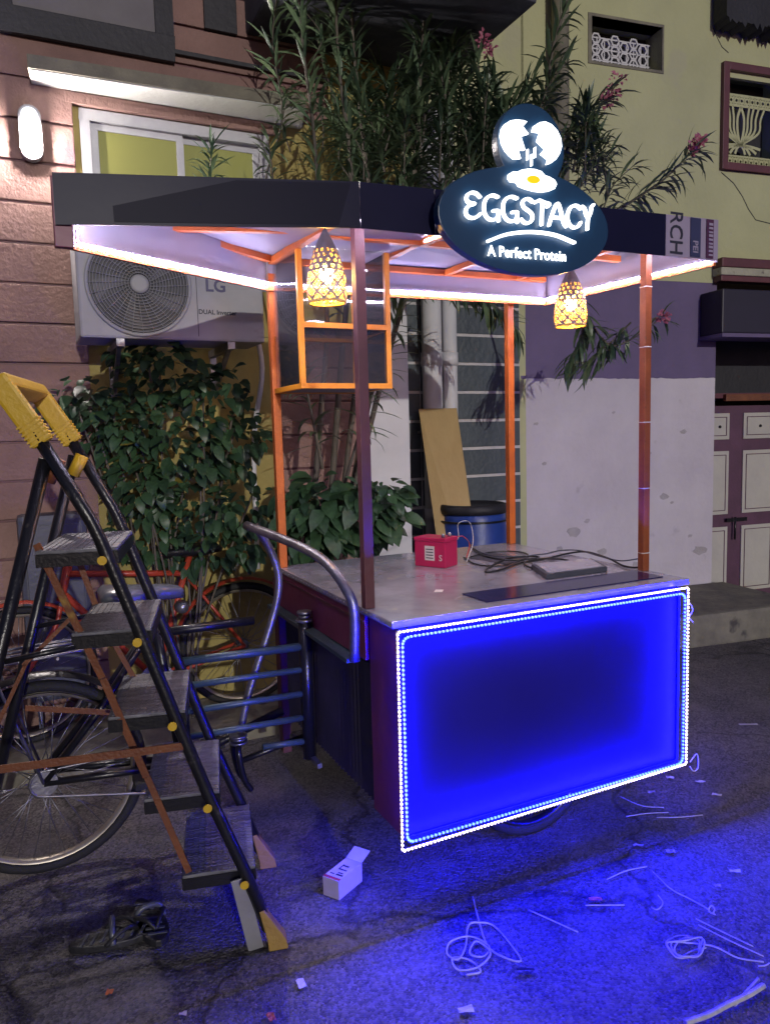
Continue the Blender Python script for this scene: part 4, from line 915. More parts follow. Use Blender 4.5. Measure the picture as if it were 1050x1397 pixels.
# =================================================================== THINGS ON THE COUNTER
bt = thing('battery', 'pink red battery box with white label on the cart counter', 'battery', (.50, .77, CH), FC)
ba, bb0 = .435, .70
g0 = FC.z(566, 772, CH); g1 = FC.z(607, 776, CH); g2 = FC.z(623, 768, CH)
e1 = Vector((g1[0] - g0[0], g1[1] - g0[1], 0)); e2 = Vector((-e1.y, e1.x, 0)).normalized() * .10
V0 = Vector((g0[0], g0[1], CH + .001))
def bx(mb, u0, u1, v0, v1, z0, z1):
    P = [V0 + e1 * u + e2 * v + Vector((0, 0, z)) for z in (z0, z1) for u, v in ((u0, v0), (u1, v0), (u1, v1), (u0, v1))]
    return mb.add([tuple(p) for p in P], [(3, 2, 1, 0), (4, 5, 6, 7), (0, 1, 5, 4), (1, 2, 6, 5), (2, 3, 7, 6), (3, 0, 4, 7)])
bx(MB(FC), 0, 1.0, 0, 1, 0, .105).build('case', M['battery'], bt, bevel=.004)
bx(MB(FC), -.02, 1.02, -.02, 1.02, .1055, .122).build('lid', M['battery'], bt, bevel=.004)
bx(MB(FC), .34, .66, -.009, -.002, .028, .088).build('label', M['paper'], bt)
lb_ = MB(FC)
for k in range(4): bx(lb_, .38, .62, -.013, -.0095, .036 + k * .012, .040 + k * .012)
lb_.build('label_print', M['ink'], bt, kind='stuff')
Fb = Frame(*FC.w(tuple(V0))[:2], FC.yaw + math.atan2(e1.y, e1.x)); textobj('S', .036, Fb, e1.length * .80, -.0008, CH + .030, M['paper'], bt, name='mark', ext=.0008)
for v in (.25, .75): p = V0 + e1 * .85 + e2 * v; MB(FC).lathe((p.x, p.y, CH + .123), [(.008, 0), (.008, .01), (.004, .016)], 10).build('terminal', M['steel'], bt)
def wire(name, label, cat, ppts, z, r, m, group=None, lift=None):
    P = [FC.z(x, y, CH + z) for x, y in ppts]
    if lift: P = [(p[0], p[1], p[2] + l) for p, l in zip(P, lift)]
    o = MB(FC).tube(spline(P, 6), r, 6).build(name, M[m], base=FC.w(P[0])); tag(o, label, cat, group)
wire('wire', 'red wire curling off the battery terminal', 'wire', [(612, 742), (625, 738), (632, 735), (640, 742), (636, 748)], .06, .0022, 'cablered', lift=[.02, .02, .01, 0, -.04])
wire('wire', 'white wire looping above the battery towards the back post', 'wire', [(615, 742), (625, 740), (625, 722), (640, 720), (645, 738), (636, 752)], .05, .0022, 'paper', lift=[.02, .02, .03, .03, 0, -.045])
wire('cable', 'black power cable lying in loose coils on the counter behind the tray', 'cable', [(640, 742), (655, 756), (675, 762), (700, 764), (730, 762), (765, 763), (790, 770), (770, 777), (730, 776), (715, 768), (735, 760), (700, 760), (670, 772), (662, 780), (680, 778), (710, 768), (745, 762), (775, 755), (800, 753), (830, 762), (850, 772), (870, 774), (878, 768)], .006, .0042, 'cable')
wire('cable', 'thinner grey cable snaking along the back of the counter', 'cable', [(640, 745), (665, 757), (700, 759), (740, 756), (765, 751), (790, 751), (815, 758), (845, 765), (872, 762)], .014, .003, 'darkgrey')
wire('cable', 'thin black cable looped beside the battery', 'cable', [(632, 760), (650, 770), (680, 772), (705, 766), (720, 757), (700, 752), (665, 754), (640, 760)], .004, .003, 'cable')
tr = thing('tray', 'flat dark metal tray on the counter beside the coiled cable', 'tray', FC.z(740, 775, CH), FC)
tp = [FC.z(745, 791, CH), FC.z(828, 780, CH), FC.z(806, 768, CH), FC.z(724, 776, CH)]
def quadbox(P, z0, z1, F=FC): return MB(F).add([(p[0], p[1], z) for z in (z0, z1) for p in P], [(3, 2, 1, 0), (4, 5, 6, 7), (0, 1, 5, 4), (1, 2, 6, 5), (2, 3, 7, 6), (3, 0, 4, 7)])
quadbox(tp, CH + .001, CH + .020).build('body', M['darkgrey'], tr, bevel=.002)
c_ = Vector((sum(p[0] for p in tp) / 4, sum(p[1] for p in tp) / 4, 0)); ti = [tuple(c_ + (Vector((p[0], p[1], 0)) - c_) * .9) for p in tp]
quadbox(ti, CH + .0205, CH + .022).build('top_plate', M['counter'], tr)
sh_ = [FC.z(640, 762, CH), FC.z(690, 770, CH), FC.z(722, 762, CH), FC.z(672, 755, CH)]
o = quadbox(sh_, CH + .0006, CH + .003).build('metal_sheet', M['darkgrey'], base=FC.w(sh_[0])); tag(o, 'thin dark metal sheet on the counter behind the battery', 'sheet')
for x, y, lab in ((580, 790, 'dark crumb'), (692, 788, 'small dark scrap'), (620, 800, 'pale scrap')): pass
o = quadbox([FC.z(592, 808, CH), FC.z(603, 808, CH), FC.z(605, 805, CH), FC.z(594, 805, CH)], CH + .0006, CH + .002).build('paper_scrap', M['paper'], base=FC.w(FC.z(598, 806, CH))); tag(o, 'tiny white paper scrap on the near left of the counter', 'scrap')

# =================================================================== DRUM AND PLANK BEHIND
bc = FC.at(645, 690, 4.75)
dr = thing('drum', 'blue plastic drum with a dark lid behind the cart before the slate tiles', 'drum', (bc[0], bc[1], 0), FC)
br_ = .218; bh = 1.02
MB(FC).lathe((bc[0], bc[1], 0), [(br_ * .9, .0), (br_, .04), (br_ * 1.0, .32), (br_ * 1.03, .34), (br_ * 1.0, .36), (br_ * 1.0, .66), (br_ * 1.03, .68), (br_, .70), (br_ * .99, .88), (br_ * .93, .96), (br_ * .90, bh)], 36).build('body', M['barrel'], dr)
MB(FC).lathe((bc[0], bc[1], bh - .03), [(br_ * .97, 0), (br_ * .99, .03), (br_ * .96, .055), (br_ * .90, .06), (br_ * .86, .045), (0.01, .045)], 36).build('lid', M['dark'], dr)
MB(FC).tube([(bc[0] + br_ * 1.0 * math.cos(t), bc[1] + br_ * 1.0 * math.sin(t), bh - .075) for t in [2 * math.pi * k / 36 for k in range(36)]], .007, 6, closed=True).build('clamp_ring', M['black'], dr)
pA = Vector(at(597, 557, 5.0)); 
pq = [at(571, 558, 5.0), at(622, 557, 5.02), at(641, 690, 4.72), at(597, 730, 4.68)]
pk = MB(FW); tck = Vector((.3, 1, .1)).normalized() * .02
vs = [tuple(p) for p in pq] + [tuple(Vector(p) + tck) for p in pq]
dn = (Vector(pq[2]) - Vector(pq[1])).normalized(); e_ = .72
vs = [vs[0], vs[1], tuple(Vector(pq[2]) + dn * .95), tuple(Vector(pq[3]) + dn * .80)]; vs += [tuple(Vector(p) + tck) for p in vs]
o = pk.add(vs, [(0, 1, 2, 3), (7, 6, 5, 4), (1, 0, 4, 5), (2, 1, 5, 6), (3, 2, 6, 7), (0, 3, 7, 4)]).build('plank', M['ply'], base=tuple(vs[3])); tag(o, 'pale plywood plank leaning against the tiled wall above the drum', 'plank')

# =================================================================== STEP LADDER (frame FL)
ld = thing('step_ladder', 'black folding step ladder with yellow top handle and five ribbed treads', 'ladder', (-.4, .2, 0), FL)
def rail_a(z):
    T_ = [(0, 0), (.243, -.075), (.49, -.167), (.726, -.245), (.985, -.328), (1.273, -.423), (1.53, -.554), (1.65, -.614)]
    for (z0, a0), (z1, a1) in zip(T_, T_[1:]):
        if z <= z1: return a0 + (a1 - a0) * (z - z0) / (z1 - z0)
    return T_[-1][1]
def LT(pts, r, m, name, n=10, **k): return MB(FL).tube(pts, r, n).build(name, M[m], ld, **k)
for b in (0, .43):
    LT([(rail_a(z), b, z) for z in (.06, .25, .49, .726, .985, 1.24, 1.29, 1.53)], .0175, 'black', 'front_rail', 12)
    r_ = LT([(-.536, b * .95 + .01, 1.46), (-.95, b * .95 + .01, .03)], .0175, 'black', 'rear_rail', 12)
    MB(FL).tube([(-.945, b * .95 + .01, .05), (-.953, b * .95 + .01, .0)], .023, 12).build('rubber_foot', M['rubber'], r_)
# yellow handle
hq0, hq1 = Vector((rail_a(1.50) + .004, 0, 1.500)), Vector((-.628, 0, 1.655)); hd_ = (hq1 - hq0).normalized(); hn = Vector((hd_.z, 0, -hd_.x))
hm = MB(FL)
for b in (0, .43):
    q_ = Vector((0, b, 0)); hm.obox(hq0 + q_, hq1 + q_, .058, .034, (0, 1, 0))
hm.obox(hq1 + Vector((0, -.0165, 0)) + hd_ * .0, hq1 + Vector((0, .4465, 0)), .056, .040, tuple(hd_))
hm.build('handle', M['ladyellow'], ld, bevel=.009)
mb = MB(FL)
for b in (0, .43):
    for k in range(6):
        p_ = hq0 + Vector((0, b, 0)) + hd_ * (.006 + k * .011); mb.obox(p_, p_ + hd_ * .005, .062, .038, (0, 1, 0))
mb.build('grip_ribs', M['ladyellow'], ld, kind='stuff')
for b in (.035, .40): LT([(rail_a(1.46) + .01, b, 1.46), (-.54, b, 1.40)], .02, 'ladyellow' if b > .1 else 'strap', 'hinge', 8)
for i, z in enumerate((.245, .49, .74, .985, 1.215)):
    ar = rail_a(z); x0, x1 = ar - .178, ar + .030
    tr_ = MB(FL).box(x0, x1, .024, .406, z - .010, z).build('tread', M['tread'], ld, bevel=.003)
    sk = MB(FL); sk.box(x0, x1, .0235, .0285, z - .045, z - .0105).box(x0, x1, .4015, .4065, z - .045, z - .0105).box(x0 - .002, x0 + .003, .029, .401, z - .045, z - .0105).box(x1 - .003, x1 + .002, .029, .401, z - .045, z - .0105)
    sk.build('skirt', M['black'], tr_)
    gv = MB(FL)
    for k in range(11): gv.box(x0 + .010 + k * .0175, x0 + .0145 + k * .0175, .032, .398, z + .0002, z + .0022)
    gv.build('ribs', M['tread'], tr_, kind='stuff')
    for b in (-.021, .45): MB(FL).lathe((ar - .004, b, z - .028), [(.0125, -.004), (.0125, .002), (.004, .006)] if b < 0 else [(.0125, -.006), (.0125, .004)], 10, 'b').build('bolt_cap', M['ladyellow'], ld)
def strap(p, q, wd=.022, m='strap', th=.004): return MB(FL).obox(p, q, th, wd, (0, 0, 1)).build('brace', M[m], ld)
def Lp(px, py, b): return FL.on(px, py, b)
strap(Lp(50, 742, .045), Lp(140, 925, .03), .020); strap(Lp(141, 926, .03), Lp(200, 1060, .02), .020); strap(Lp(201, 1060, .02), Lp(258, 1190, .02), .018)
strap(Lp(100, 745, .39), Lp(140, 850, .39), .018); strap(Lp(141, 851, .385), Lp(186, 930, .385), .016)
strap(Lp(-20, 1052, -.012), Lp(250, 1018, -.012), .022)
strap(Lp(35, 966, .40), Lp(152, 972, .40), .018); strap(Lp(153, 972, .40), Lp(240, 960, .42), .018)
strap(Lp(95, 845, .2), Lp(32, 908, .2), .012); strap(Lp(36, 905, .2), Lp(-8, 1000, .2), .011)
for b in (.02, .41): LT([(rail_a(.985) - .17, b, .95), (-.70, b, .92)], .008, 'black', 'brace', 6)
for b, m_ in ((0, 'ladyellow'), (.43, 'strap')):
    mb = MB(FL); mb.add([(x, b + y, z) for z, hx, hy, cx in ((.0, .029, .024, .010), (.03, .027, .023, .006), (.125, .008, .019, -.034)) for x, y in ((cx - hx, -hy), (cx + hx, -hy), (cx + hx, hy), (cx - hx, hy))],
       [(3, 2, 1, 0), (0, 1, 5, 4), (1, 2, 6, 5), (2, 3, 7, 6), (3, 0, 4, 7), (4, 5, 9, 8), (5, 6, 10, 9), (6, 7, 11, 10), (7, 4, 8, 11), (8, 9, 10, 11)])
    mb.build('foot', mat('dull_foot', (.42, .27, .06) if b == 0 else (.30, .16, .07), (.30, .18, .05), .55, scale=9, bump=.8), ld, bevel=.004)
MB(FL).obox((rail_a(.22) - .028, .0, .225), (-.055, .0, .0), .006, .045, (1, 0, 0)).build('foot_plate', M['aluminium'], ld, bevel=.001)

# =================================================================== RED BICYCLE against the shrub, facing left
pv = MB(FC).box(-4, 1.6, 1.62, WB - .002, -.02, .07).build('pavement', M['concrete'], base=FC.w((0, 1.8, 0)), bevel=.012, kind='structure', label='narrow concrete plinth along the foot of the house')
RB = 1.93
rbk = thing('bicycle', 'orange red bicycle leaning by the shrub behind the tricycle half of the cart', 'bicycle', (-.5, RB, .07), FC)
h1 = FC.on(331, 877, RB); h1 = (h1[0], RB, .07 + .335); h2 = (h1[0] - 1.06, RB, .405)
def RBT(pts, r, m, name, n=8, **k): return MB(FC).tube(pts, r, n).build(name, M[m], rbk, **k)
for h in (h1, h2):
    spoke_wheel('wheel', FC, h, .335, .038, 'b', M['rim'], rbk, 28)
    vs = []; mb = MB(FC); t0 = -10 if h is h1 else 30
    for i in range(22):
        t = rad(t0 + i * 9)
        for rr, o in ((.352, -.03), (.362, -.014), (.365, 0), (.362, .014), (.352, .03)): vs.append((h[0] + rr * math.cos(t), RB + o, h[2] + rr * math.sin(t)))
    mb.add(vs, [(i * 5 + j, (i + 1) * 5 + j, (i + 1) * 5 + j + 1, i * 5 + j + 1) for i in range(21) for j in range(4)], True).build('mudguard', M['red'], rbk, fixn=False)
zo = .02
sT = FC.on(257, 782, RB); sT = (sT[0], RB, sT[2] + .0); hT = FC.on(90, 783, RB); hT = (hT[0], RB, hT[2]); cr_ = FC.on(212, 918, RB); cr_ = (cr_[0], RB, cr_[2] - .03)
RBT([hT, sT], .016, 'red', 'top_tube'); RBT([(hT[0] - .02, RB, hT[2] - .09), cr_], .017, 'red', 'down_tube'); RBT([cr_, (sT[0] + .012, RB, sT[2] + .09)], .016, 'red', 'seat_tube')
RBT([(hT[0] + .012, RB, hT[2] + .04), (hT[0] - .03, RB, hT[2] - .13)], .02, 'red', 'head_tube')
for o in (-.05, .05):
    RBT([(sT[0], RB + o * .3, sT[2] - .03), (h1[0], RB + o, h1[2])], .0085, 'red', 'seat_stay'); RBT([(cr_[0], RB + o * .6, cr_[2]), (h1[0], RB + o, h1[2])], .010, 'red', 'chain_stay')
    RBT(spline([(hT[0] - .035, RB + o * .6, hT[2] - .15), (hT[0] - .07, RB + o, .62), (h2[0], RB + o, h2[2])]), .012, 'red', 'fork_blade')
MB(FC).lathe((cr_[0], RB - .05, cr_[2]), [(.09, -.002), (.09, .002)], 28, 'b').build('chainwheel', M['steel'], rbk)
MB(FC).obox((cr_[0], RB - .07, cr_[2]), (cr_[0] + .06, RB - .07, cr_[2] - .15), .012, .02).build('crank_arm', M['steel'], rbk)
MB(FC).box(cr_[0] + .02, cr_[0] + .10, RB - .16, RB - .08, cr_[2] - .165, cr_[2] - .14).build('pedal', M['rubber'], rbk)
sv2 = [(v[0] + .61 + sT[0] + .02, v[1] - TBB + RB, v[2] - .955 + sT[2] + .12) for v in [(sT[0] * 0 - .61 - ((p[0]) + .61), p[1], p[2]) for p in sv]]
MB(FC).add(sv2, sf, True).build('saddle', M['black'], rbk)
RBT(spline([(hT[0] + .08, RB - .26, hT[2] + .10), (hT[0] - .04, RB - .22, hT[2] + .13), (hT[0] + .015, RB, hT[2] + .10), (hT[0] - .04, RB + .12, hT[2] + .13), (hT[0] + .08, RB + .16, hT[2] + .10)]), .011, 'steel', 'handlebar')
MB(FC).lathe((sT[0] - .05, RB - .06, sT[2] - .16), [(.0, -.03), (.028, -.025), (.036, .02), (.02, .05)], 14, 'b').build('lamp', M['steel'], rbk)

# =================================================================== FOLIAGE
def canon(wr, droop, n=4, fold=.25, shape='lance'):
    vs = []; fs = []
    for i in range(n + 1):
        t = i / n
        w_ = (math.sin(math.pi * min(1, t * 1.02 + .02)) ** .8 if shape == 'lance' else math.sin(math.pi * t ** .75) ** .75) * wr / 2
        x = math.sin(t * droop) / droop if droop > .01 else t; z = -(1 - math.cos(t * droop)) / droop if droop > .01 else 0
        vs += [(x, w_, z + w_ * fold), (x, 0, z), (x, -w_, z + w_ * fold)]
    for i in range(n): k = 3 * i; fs += [(k, k + 1, k + 4, k + 3), (k + 1, k + 2, k + 5, k + 4)]
    return np.array(vs), fs
class Foliage:
    def __init__(s, variants, m):
        s.var = variants; s.m = m; s.items = []; s.meshes = []
        for vs, fs in variants:
            me = D.meshes.new('leaf'); me.from_pydata([tuple(v) for v in vs], [], fs); me.polygons.foreach_set('use_smooth', [True] * len(fs)); me.materials.append(m); s.meshes.append(me)
    def leaf(s, p, d, up, L_):
        d = Vector(d).normalized(); up = Vector(up); y = up.cross(d)
        if y.length < 1e-3: y = d.orthogonal()
        y.normalize(); z = d.cross(y)
        Mx = Matrix(((d.x, y.x, z.x, p[0]), (d.y, y.y, z.y, p[1]), (d.z, y.z, z.z, p[2]), (0, 0, 0, 1))) @ Matrix.Scale(L_, 4)
        s.items.append((L_ / max(.5, p[1]), Mx, R.randrange(len(s.var))))
    def finish(s, parent, n_ind, name='leaf'):
        it = sorted(s.items, key=lambda q: -q[0] * R.uniform(.8, 1.2))
        for _, Mx, k in it[:n_ind]: link(name, s.meshes[k], parent, Mx)
        V = []; Fc = []; 
        for _, Mx, k in it[n_ind:]:
            A = np.array(Mx); vs, fs = s.var[k]; n = len(V) and sum(len(v) for v in V) or 0
            V.append(vs @ A[:3, :3].T + A[:3, 3]); Fc.append((n, fs))
        if not V: return
        inv = np.array(wmat(parent).inverted()); off = 0; faces = []
        for v, (_, fs) in zip(V, Fc): faces += [tuple(i + off for i in f) for f in fs]; off += len(v)
        A = np.vstack(V) @ inv[:3, :3].T + inv[:3, 3]
        me = D.meshes.new('foliage'); me.from_pydata(A.tolist(), [], faces); me.polygons.foreach_set('use_smooth', [True] * len(faces)); me.materials.append(s.m)
        o = D.objects.new('foliage', me); COL.objects.link(o); o.parent = parent; o['kind'] = 'stuff'
OV = [canon(wr, dr_, 4, .2) for wr, dr_ in ((.125, .3), (.145, .8), (.12, 1.2), (.15, .5), (.135, 1.6))]
ol = thing('oleander_tree', 'tall oleander with narrow leaves and pink flowers rising behind the cart roof', 'tree', at(455, 700, 3.95)[:2] + (0,), FW)
of = Foliage(OV, M['leafo'])
def branch(pp, r0, r1, start=.3, step=.035, L_=.17, spread=55, nper=3, droopup=.3, dens=1., wood=True, tipL=.12):
    P = [Vector(at(*p)) if len(p) == 3 else Vector(p[:3]) for p in pp]; Q = [Vector(q) for q in spline(P, 6)]; n = len(Q)
    if wood: MB(FW).tube([tuple(q) for q in Q], [r0 + (r1 - r0) * i / (n - 1) for i in range(n)], 6).build('branch', M['bark'], ol)
    ln = sum((Q[i + 1] - Q[i]).length for i in range(n - 1)); s_ = start * ln; acc = 0; i = 0; ph = R.uniform(0, 6)
    while s_ < ln:
        acc = 0; i = 0
        while i < n - 2 and acc + (Q[i + 1] - Q[i]).length < s_: acc += (Q[i + 1] - Q[i]).length; i += 1
        sg_ = Q[i + 1] - Q[i]; p = Q[i] + sg_.normalized() * (s_ - acc); d = sg_.normalized(); x = d.orthogonal().normalized(); y = d.cross(x); ph += 1.05
        f = s_ / ln
        for k in range(nper):
            if R.random() > dens: continue
            a = ph + k * 2 * math.pi / nper + R.uniform(-.3, .3); rad_ = x * math.cos(a) + y * math.sin(a); sp = rad(spread * R.uniform(.6, 1.3) * (1.1 - .5 * f))
            dd = d * math.cos(sp) + rad_ * math.sin(sp); dd.z += R.uniform(-.25, .1) * droopup * 2
            of.leaf(p, dd, (0, 0, 1) if abs(dd.normalized().z) < .9 else rad_, L_ * R.uniform(.7, 1.15))
        s_ += step * R.uniform(.8, 1.25)
    return Q
B = branch
B([(425, 720, 3.85), (438, 560, 3.85), (446, 440, 3.85), (436, 300, 3.8), (428, 180, 3.8), (415, 80, 3.8), (404, -50, 3.8)], .018, .005, .42, .040)
B([(448, 725, 3.95), (465, 500, 3.95), (480, 320, 3.9), (476, 200, 3.9), (462, 90, 3.9), (456, -50, 3.9)], .02, .006, .40, .040)
B([(462, 725, 4.0), (490, 480, 4.0), (505, 300, 4.0), (494, 180, 4.0), (482, 60, 4.0), (478, -40, 4)], .018, .005, .50, .045)
B([(470, 725, 4.05), (530, 400, 4.1), (562, 260, 4.1), (570, 150, 4.1), (578, 30, 4.1), (584, -40, 4.1)], .02, .005, .45, .036)
B([(475, 700, 4.0), (545, 430, 4.05), (602, 280, 4.1), (612, 180, 4.1), (600, 90, 4.1)], .018, .005, .5, .034)
B([(560, 400, 4.1), (640, 270, 4.1), (664, 180, 4.1), (652, 90, 4.1)], .014, .004, .3, .034)
B([(560, 360, 4.2), (690, 235, 4.25), (738, 150, 4.3), (755, 60, 4.3), (785, -30, 4.3)], .02, .006, .35, .040, L_=.19)
B([(620, 290, 4.25), (720, 245, 4.3), (772, 185, 4.35), (800, 160, 4.4), (836, 125, 4.4)], .012, .003, .3, .034)
B([(640, 310, 4.2), (760, 312, 4.25), (830, 292, 4.2), (880, 262, 4.2), (908, 242, 4.2), (945, 205, 4.2)], .012, .004, .52, .022, L_=.17, spread=60, droopup=1.4)
B([(780, 370, 4.5), (800, 430, 4.5), (830, 470, 4.45), (862, 462, 4.4), (903, 433, 4.4)], .010, .003, .2, .030, L_=.16, spread=70, droopup=1.5, dens=.8)
B([(800, 420, 4.5), (790, 470, 4.45), (772, 500, 4.4)], .006, .003, .1, .020, L_=.18, spread=55, droopup=2)
B([(860, 440, 4.5), (830, 470, 4.45), (800, 500, 4.4)], .006, .003, .1, .020, L_=.18, spread=55, droopup=2)
B([(470, 660, 3.75), (500, 560, 3.75), (528, 480, 3.75), (546, 405, 3.8)], .010, .003, .25, .035, L_=.18, spread=70, droopup=.8)
B([(440, 640, 3.7), (420, 540, 3.7), (400, 470, 3.7)], .010, .003, .2, .04, L_=.18, spread=70)
B([(600, 360, 4.3), (650, 400, 4.3), (690, 430, 4.3), (705, 455, 4.3)], .008, .003, .1, .022, L_=.17, spread=80, droopup=2)
B([(560, 360, 4.3), (600, 385, 4.3), (640, 400, 4.3)], .008, .003, .1, .022, L_=.16, spread=80, droopup=2)
B([(285, 300, 3.75), (287, 235, 3.75), (289, 200, 3.75)], .006, .003, .3, .018, L_=.13, spread=60)
B([(380, 330, 3.8), (372, 240, 3.8), (366, 190, 3.8)], .006, .003, .3, .03, L_=.12, spread=60)
B([(400, 420, 3.8), (375, 330, 3.85), (362, 250, 3.85), (385, 160, 3.85), (372, 60, 3.85), (380, -20, 3.85)], .008, .003, .5, .05, L_=.15)
for k in range(60):      # side twigs in the thick of the crown
    x, y = R.uniform(475, 690), R.uniform(120, 300); yy = R.uniform(3.95, 4.35)
    if x > 640 and y < 170: y += 60
    dx_, dy_ = R.uniform(-45, 50), R.uniform(-95, -45)
    B([(x, y + 20, yy), (x + dx_ * .4, y + dy_ * .5, yy + .03), (x + dx_, y + dy_, yy)], .005, .002, .1, .028, L_=R.uniform(.13, .19), spread=60, dens=.95)
for k in range(24):
    x, y = R.uniform(610, 830), R.uniform(150, 330); yy = R.uniform(4.15, 4.5)
    if x > 760: y = max(y, 215)
    dx_, dy_ = R.uniform(-30, 60), R.uniform(-80, -30)
    B([(x, y + 20, yy), (x + dx_ * .4, y + dy_ * .5, yy + .03), (x + dx_, y + dy_, yy)], .005, .002, .1, .026, L_=R.uniform(.12, .18), spread=60, dens=.85)
for k in range(7):
    x, y = R.uniform(395, 520), R.uniform(10, 230); yy = R.uniform(3.8, 4.0)
    B([(x, y + 30, yy), (x + R.uniform(-20, 20), y - 10, yy), (x + R.uniform(-40, 40), y - 60, yy)], .004, .002, .2, .04, L_=.14, spread=60, dens=.7)
of.finish(ol, 290)
ff = Foliage([canon(.7, .5, 3, .5, 'ov')], M['flower'])
for (x, y, Y, n) in ((838, 125, 4.4, 40), (826, 138, 4.4, 30), (952, 195, 4.2, 55), (943, 205, 4.2, 24), (903, 433, 4.4, 28), (660, 55, 4.1, 26), (668, 70, 4.1, 22), (842, 108, 4.4, 14)):
    c = Vector(at(x, y, Y))
    for k in range(n):
        o = Vector((R.gauss(0, .015), R.gauss(0, .015), R.gauss(0, .014))); ff.leaf(c + o, o + Vector((R.uniform(-.03, .03), -.02, R.uniform(-.03, .03))), (0, -1, .3), R.uniform(.016, .034))
o_fl = Vector(at(838, 125, 4.4))
ff.finish(ol, 0)
for ch in ol.children:
    if ch.name.startswith('foliage') and ch.data.materials[0] == M['flower']: ch.name = 'flowers'
# broad leaved shrub
SV = [canon(w_, d_, 4, .22, 'ov') for w_, d_ in ((.52, .5), (.58, .9), (.48, 1.2), (.55, .2))]
def shrub(name, label, blobs, nl, L_, nind, base, dy=.0, stems=9):
    t = thing(name, label, 'shrub', tuple(base), FW); fo = Foliage(SV, M['leafs']); tot = sum(b[2] * b[3] for b in blobs)
    for (cx, cy, rx, ry, Y, ry3) in blobs:
        for k in range(int(nl * rx * ry / tot)):
            while True:
                u, v, w_ = R.uniform(-1, 1), R.uniform(-1, 1), R.uniform(-1, 1)
                if .25 < u * u + v * v + w_ * w_ < 1: break
            p = Vector(at(cx + u * rx, cy + v * ry, Y + w_ * ry3)); d = Vector((u * .9 + R.uniform(-.5, .5), -.5 + w_ * .5 + R.uniform(-.4, .4), -v * .5 - .25 + R.uniform(-.5, .3)))
            fo.leaf(p, d, (R.uniform(-.4, .4), -.5, .9), L_ * R.uniform(.35, 1.3))
    b0 = Vector(base)
    for k in range(stems):
        bl_ = blobs[k % len(blobs)]; e = Vector(at(bl_[0] + R.uniform(-.6, .6) * bl_[2], bl_[1] + R.uniform(-.6, .5) * bl_[3], bl_[4]))
        s0 = b0 + Vector((R.uniform(-.08, .08), R.uniform(-.05, .05), 0)); mid = s0.lerp(e, .5) + Vector((R.uniform(-.05, .05), 0, .06))
        MB(FW).tube(spline([tuple(s0), tuple(mid), tuple(e)], 4), .006, 5).build('stem', M['bark'], t)
    fo.finish(t, nind)
    return t
b_ = FC.w((-.30, 1.95, .07))
shrub('shrub', 'dense dark broad leaved shrub under the air conditioner', [(110, 545, 55, 32, 3.65, .08), (160, 575, 60, 50, 3.7, .12), (230, 515, 75, 38, 3.75, .12), (300, 530, 45, 30, 3.75, .10), (235, 600, 90, 60, 3.75, .14), (325, 600, 48, 45, 3.8, .10), (330, 690, 45, 40, 3.8, .1), (190, 670, 55, 45, 3.7, .12), (265, 690, 60, 40, 3.78, .1), (290, 745, 80, 34, 3.8, .10), (205, 478, 55, 18, 3.72, .08), (200, 735, 60, 35, 3.8, .1)], 1250, .086, 150, b_, stems=16)
b_ = FC.w((.42, 1.75, .07))
shrub('shrub', 'low broad leaved shrub behind the cart between the left posts', [(430, 690, 48, 42, 3.72, .12), (500, 695, 52, 40, 3.75, .12), (525, 675, 28, 25, 3.75, .08), (430, 735, 45, 20, 3.7, .1)], 420, .12, 110, b_, stems=6)

# =================================================================== LITTER ON THE ROAD
def G(px, py, z=0): q = ground(px, py, z); return (q[0], q[1], z)
bx_ = thing('carton', 'small printed paper carton standing on the road by the cart', 'box', G(462, 1215), FW)
c0, c1, c2 = G(441, 1221), G(463, 1229), G(487, 1205)
e1v = Vector(c1) - Vector(c0); e2v = (Vector(c2) - Vector(c1)); e2v = Vector((-e1v.y, e1v.x, 0)).normalized() * .125 + e1v * .12
v0 = Vector(c0); 
def cbox(u0, u1, v0_, v1, z0, z1):
    P = [v0 + e1v * u + e2v * v_ + Vector((0, 0, z)) for z in (z0, z1) for u, v_ in ((u0, v0_), (u1, v0_), (u1, v1), (u0, v1))]
    return MB(FW).add([tuple(p) for p in P], [(3, 2, 1, 0), (4, 5, 6, 7), (0, 1, 5, 4), (1, 2, 6, 5), (2, 3, 7, 6), (3, 0, 4, 7)])
cbox(0, 1, 0, 1, .001, .066).build('body', mat('carton_lilac', (.52, .46, .60), (.45, .40, .52), .5, scale=20), bx_, bevel=.001)
cbox(.02, .98, .02, .10, .0662, .0672).build('red_band', mat('carton_red', (.65, .08, .12), None, .5), bx_)
cbox(.02, .98, .12, .98, .0662, .0670).build('top_print', M['paper'], bx_)
for u0, u1, a_, b2 in ((.3, .8, .45, .50), (.3, .36, .5, .7), (.36, .7, .62, .68), (.15, .4, .2, .24), (.5, .9, .2, .26), (.5, .8, .3, .34)): cbox(u0, u1, a_, b2, .0672, .0676).build('print_mark', M['ink'], bx_)
P = [v0 + e1v * u + e2v * v_ + Vector((0, 0, z)) for u, v_, z in ((0, 1.0, .066), (1, 1.0, .066), (1.02, 1.38, .085), (.02, 1.38, .085))]
MB(FW).add([tuple(p) for p in P] + [tuple(p + Vector((0, 0, .001))) for p in P], [(0, 1, 2, 3), (7, 6, 5, 4), (0, 4, 5, 1), (1, 5, 6, 2), (2, 6, 7, 3), (3, 7, 4, 0)]).build('open_flap', M['paper'], bx_)
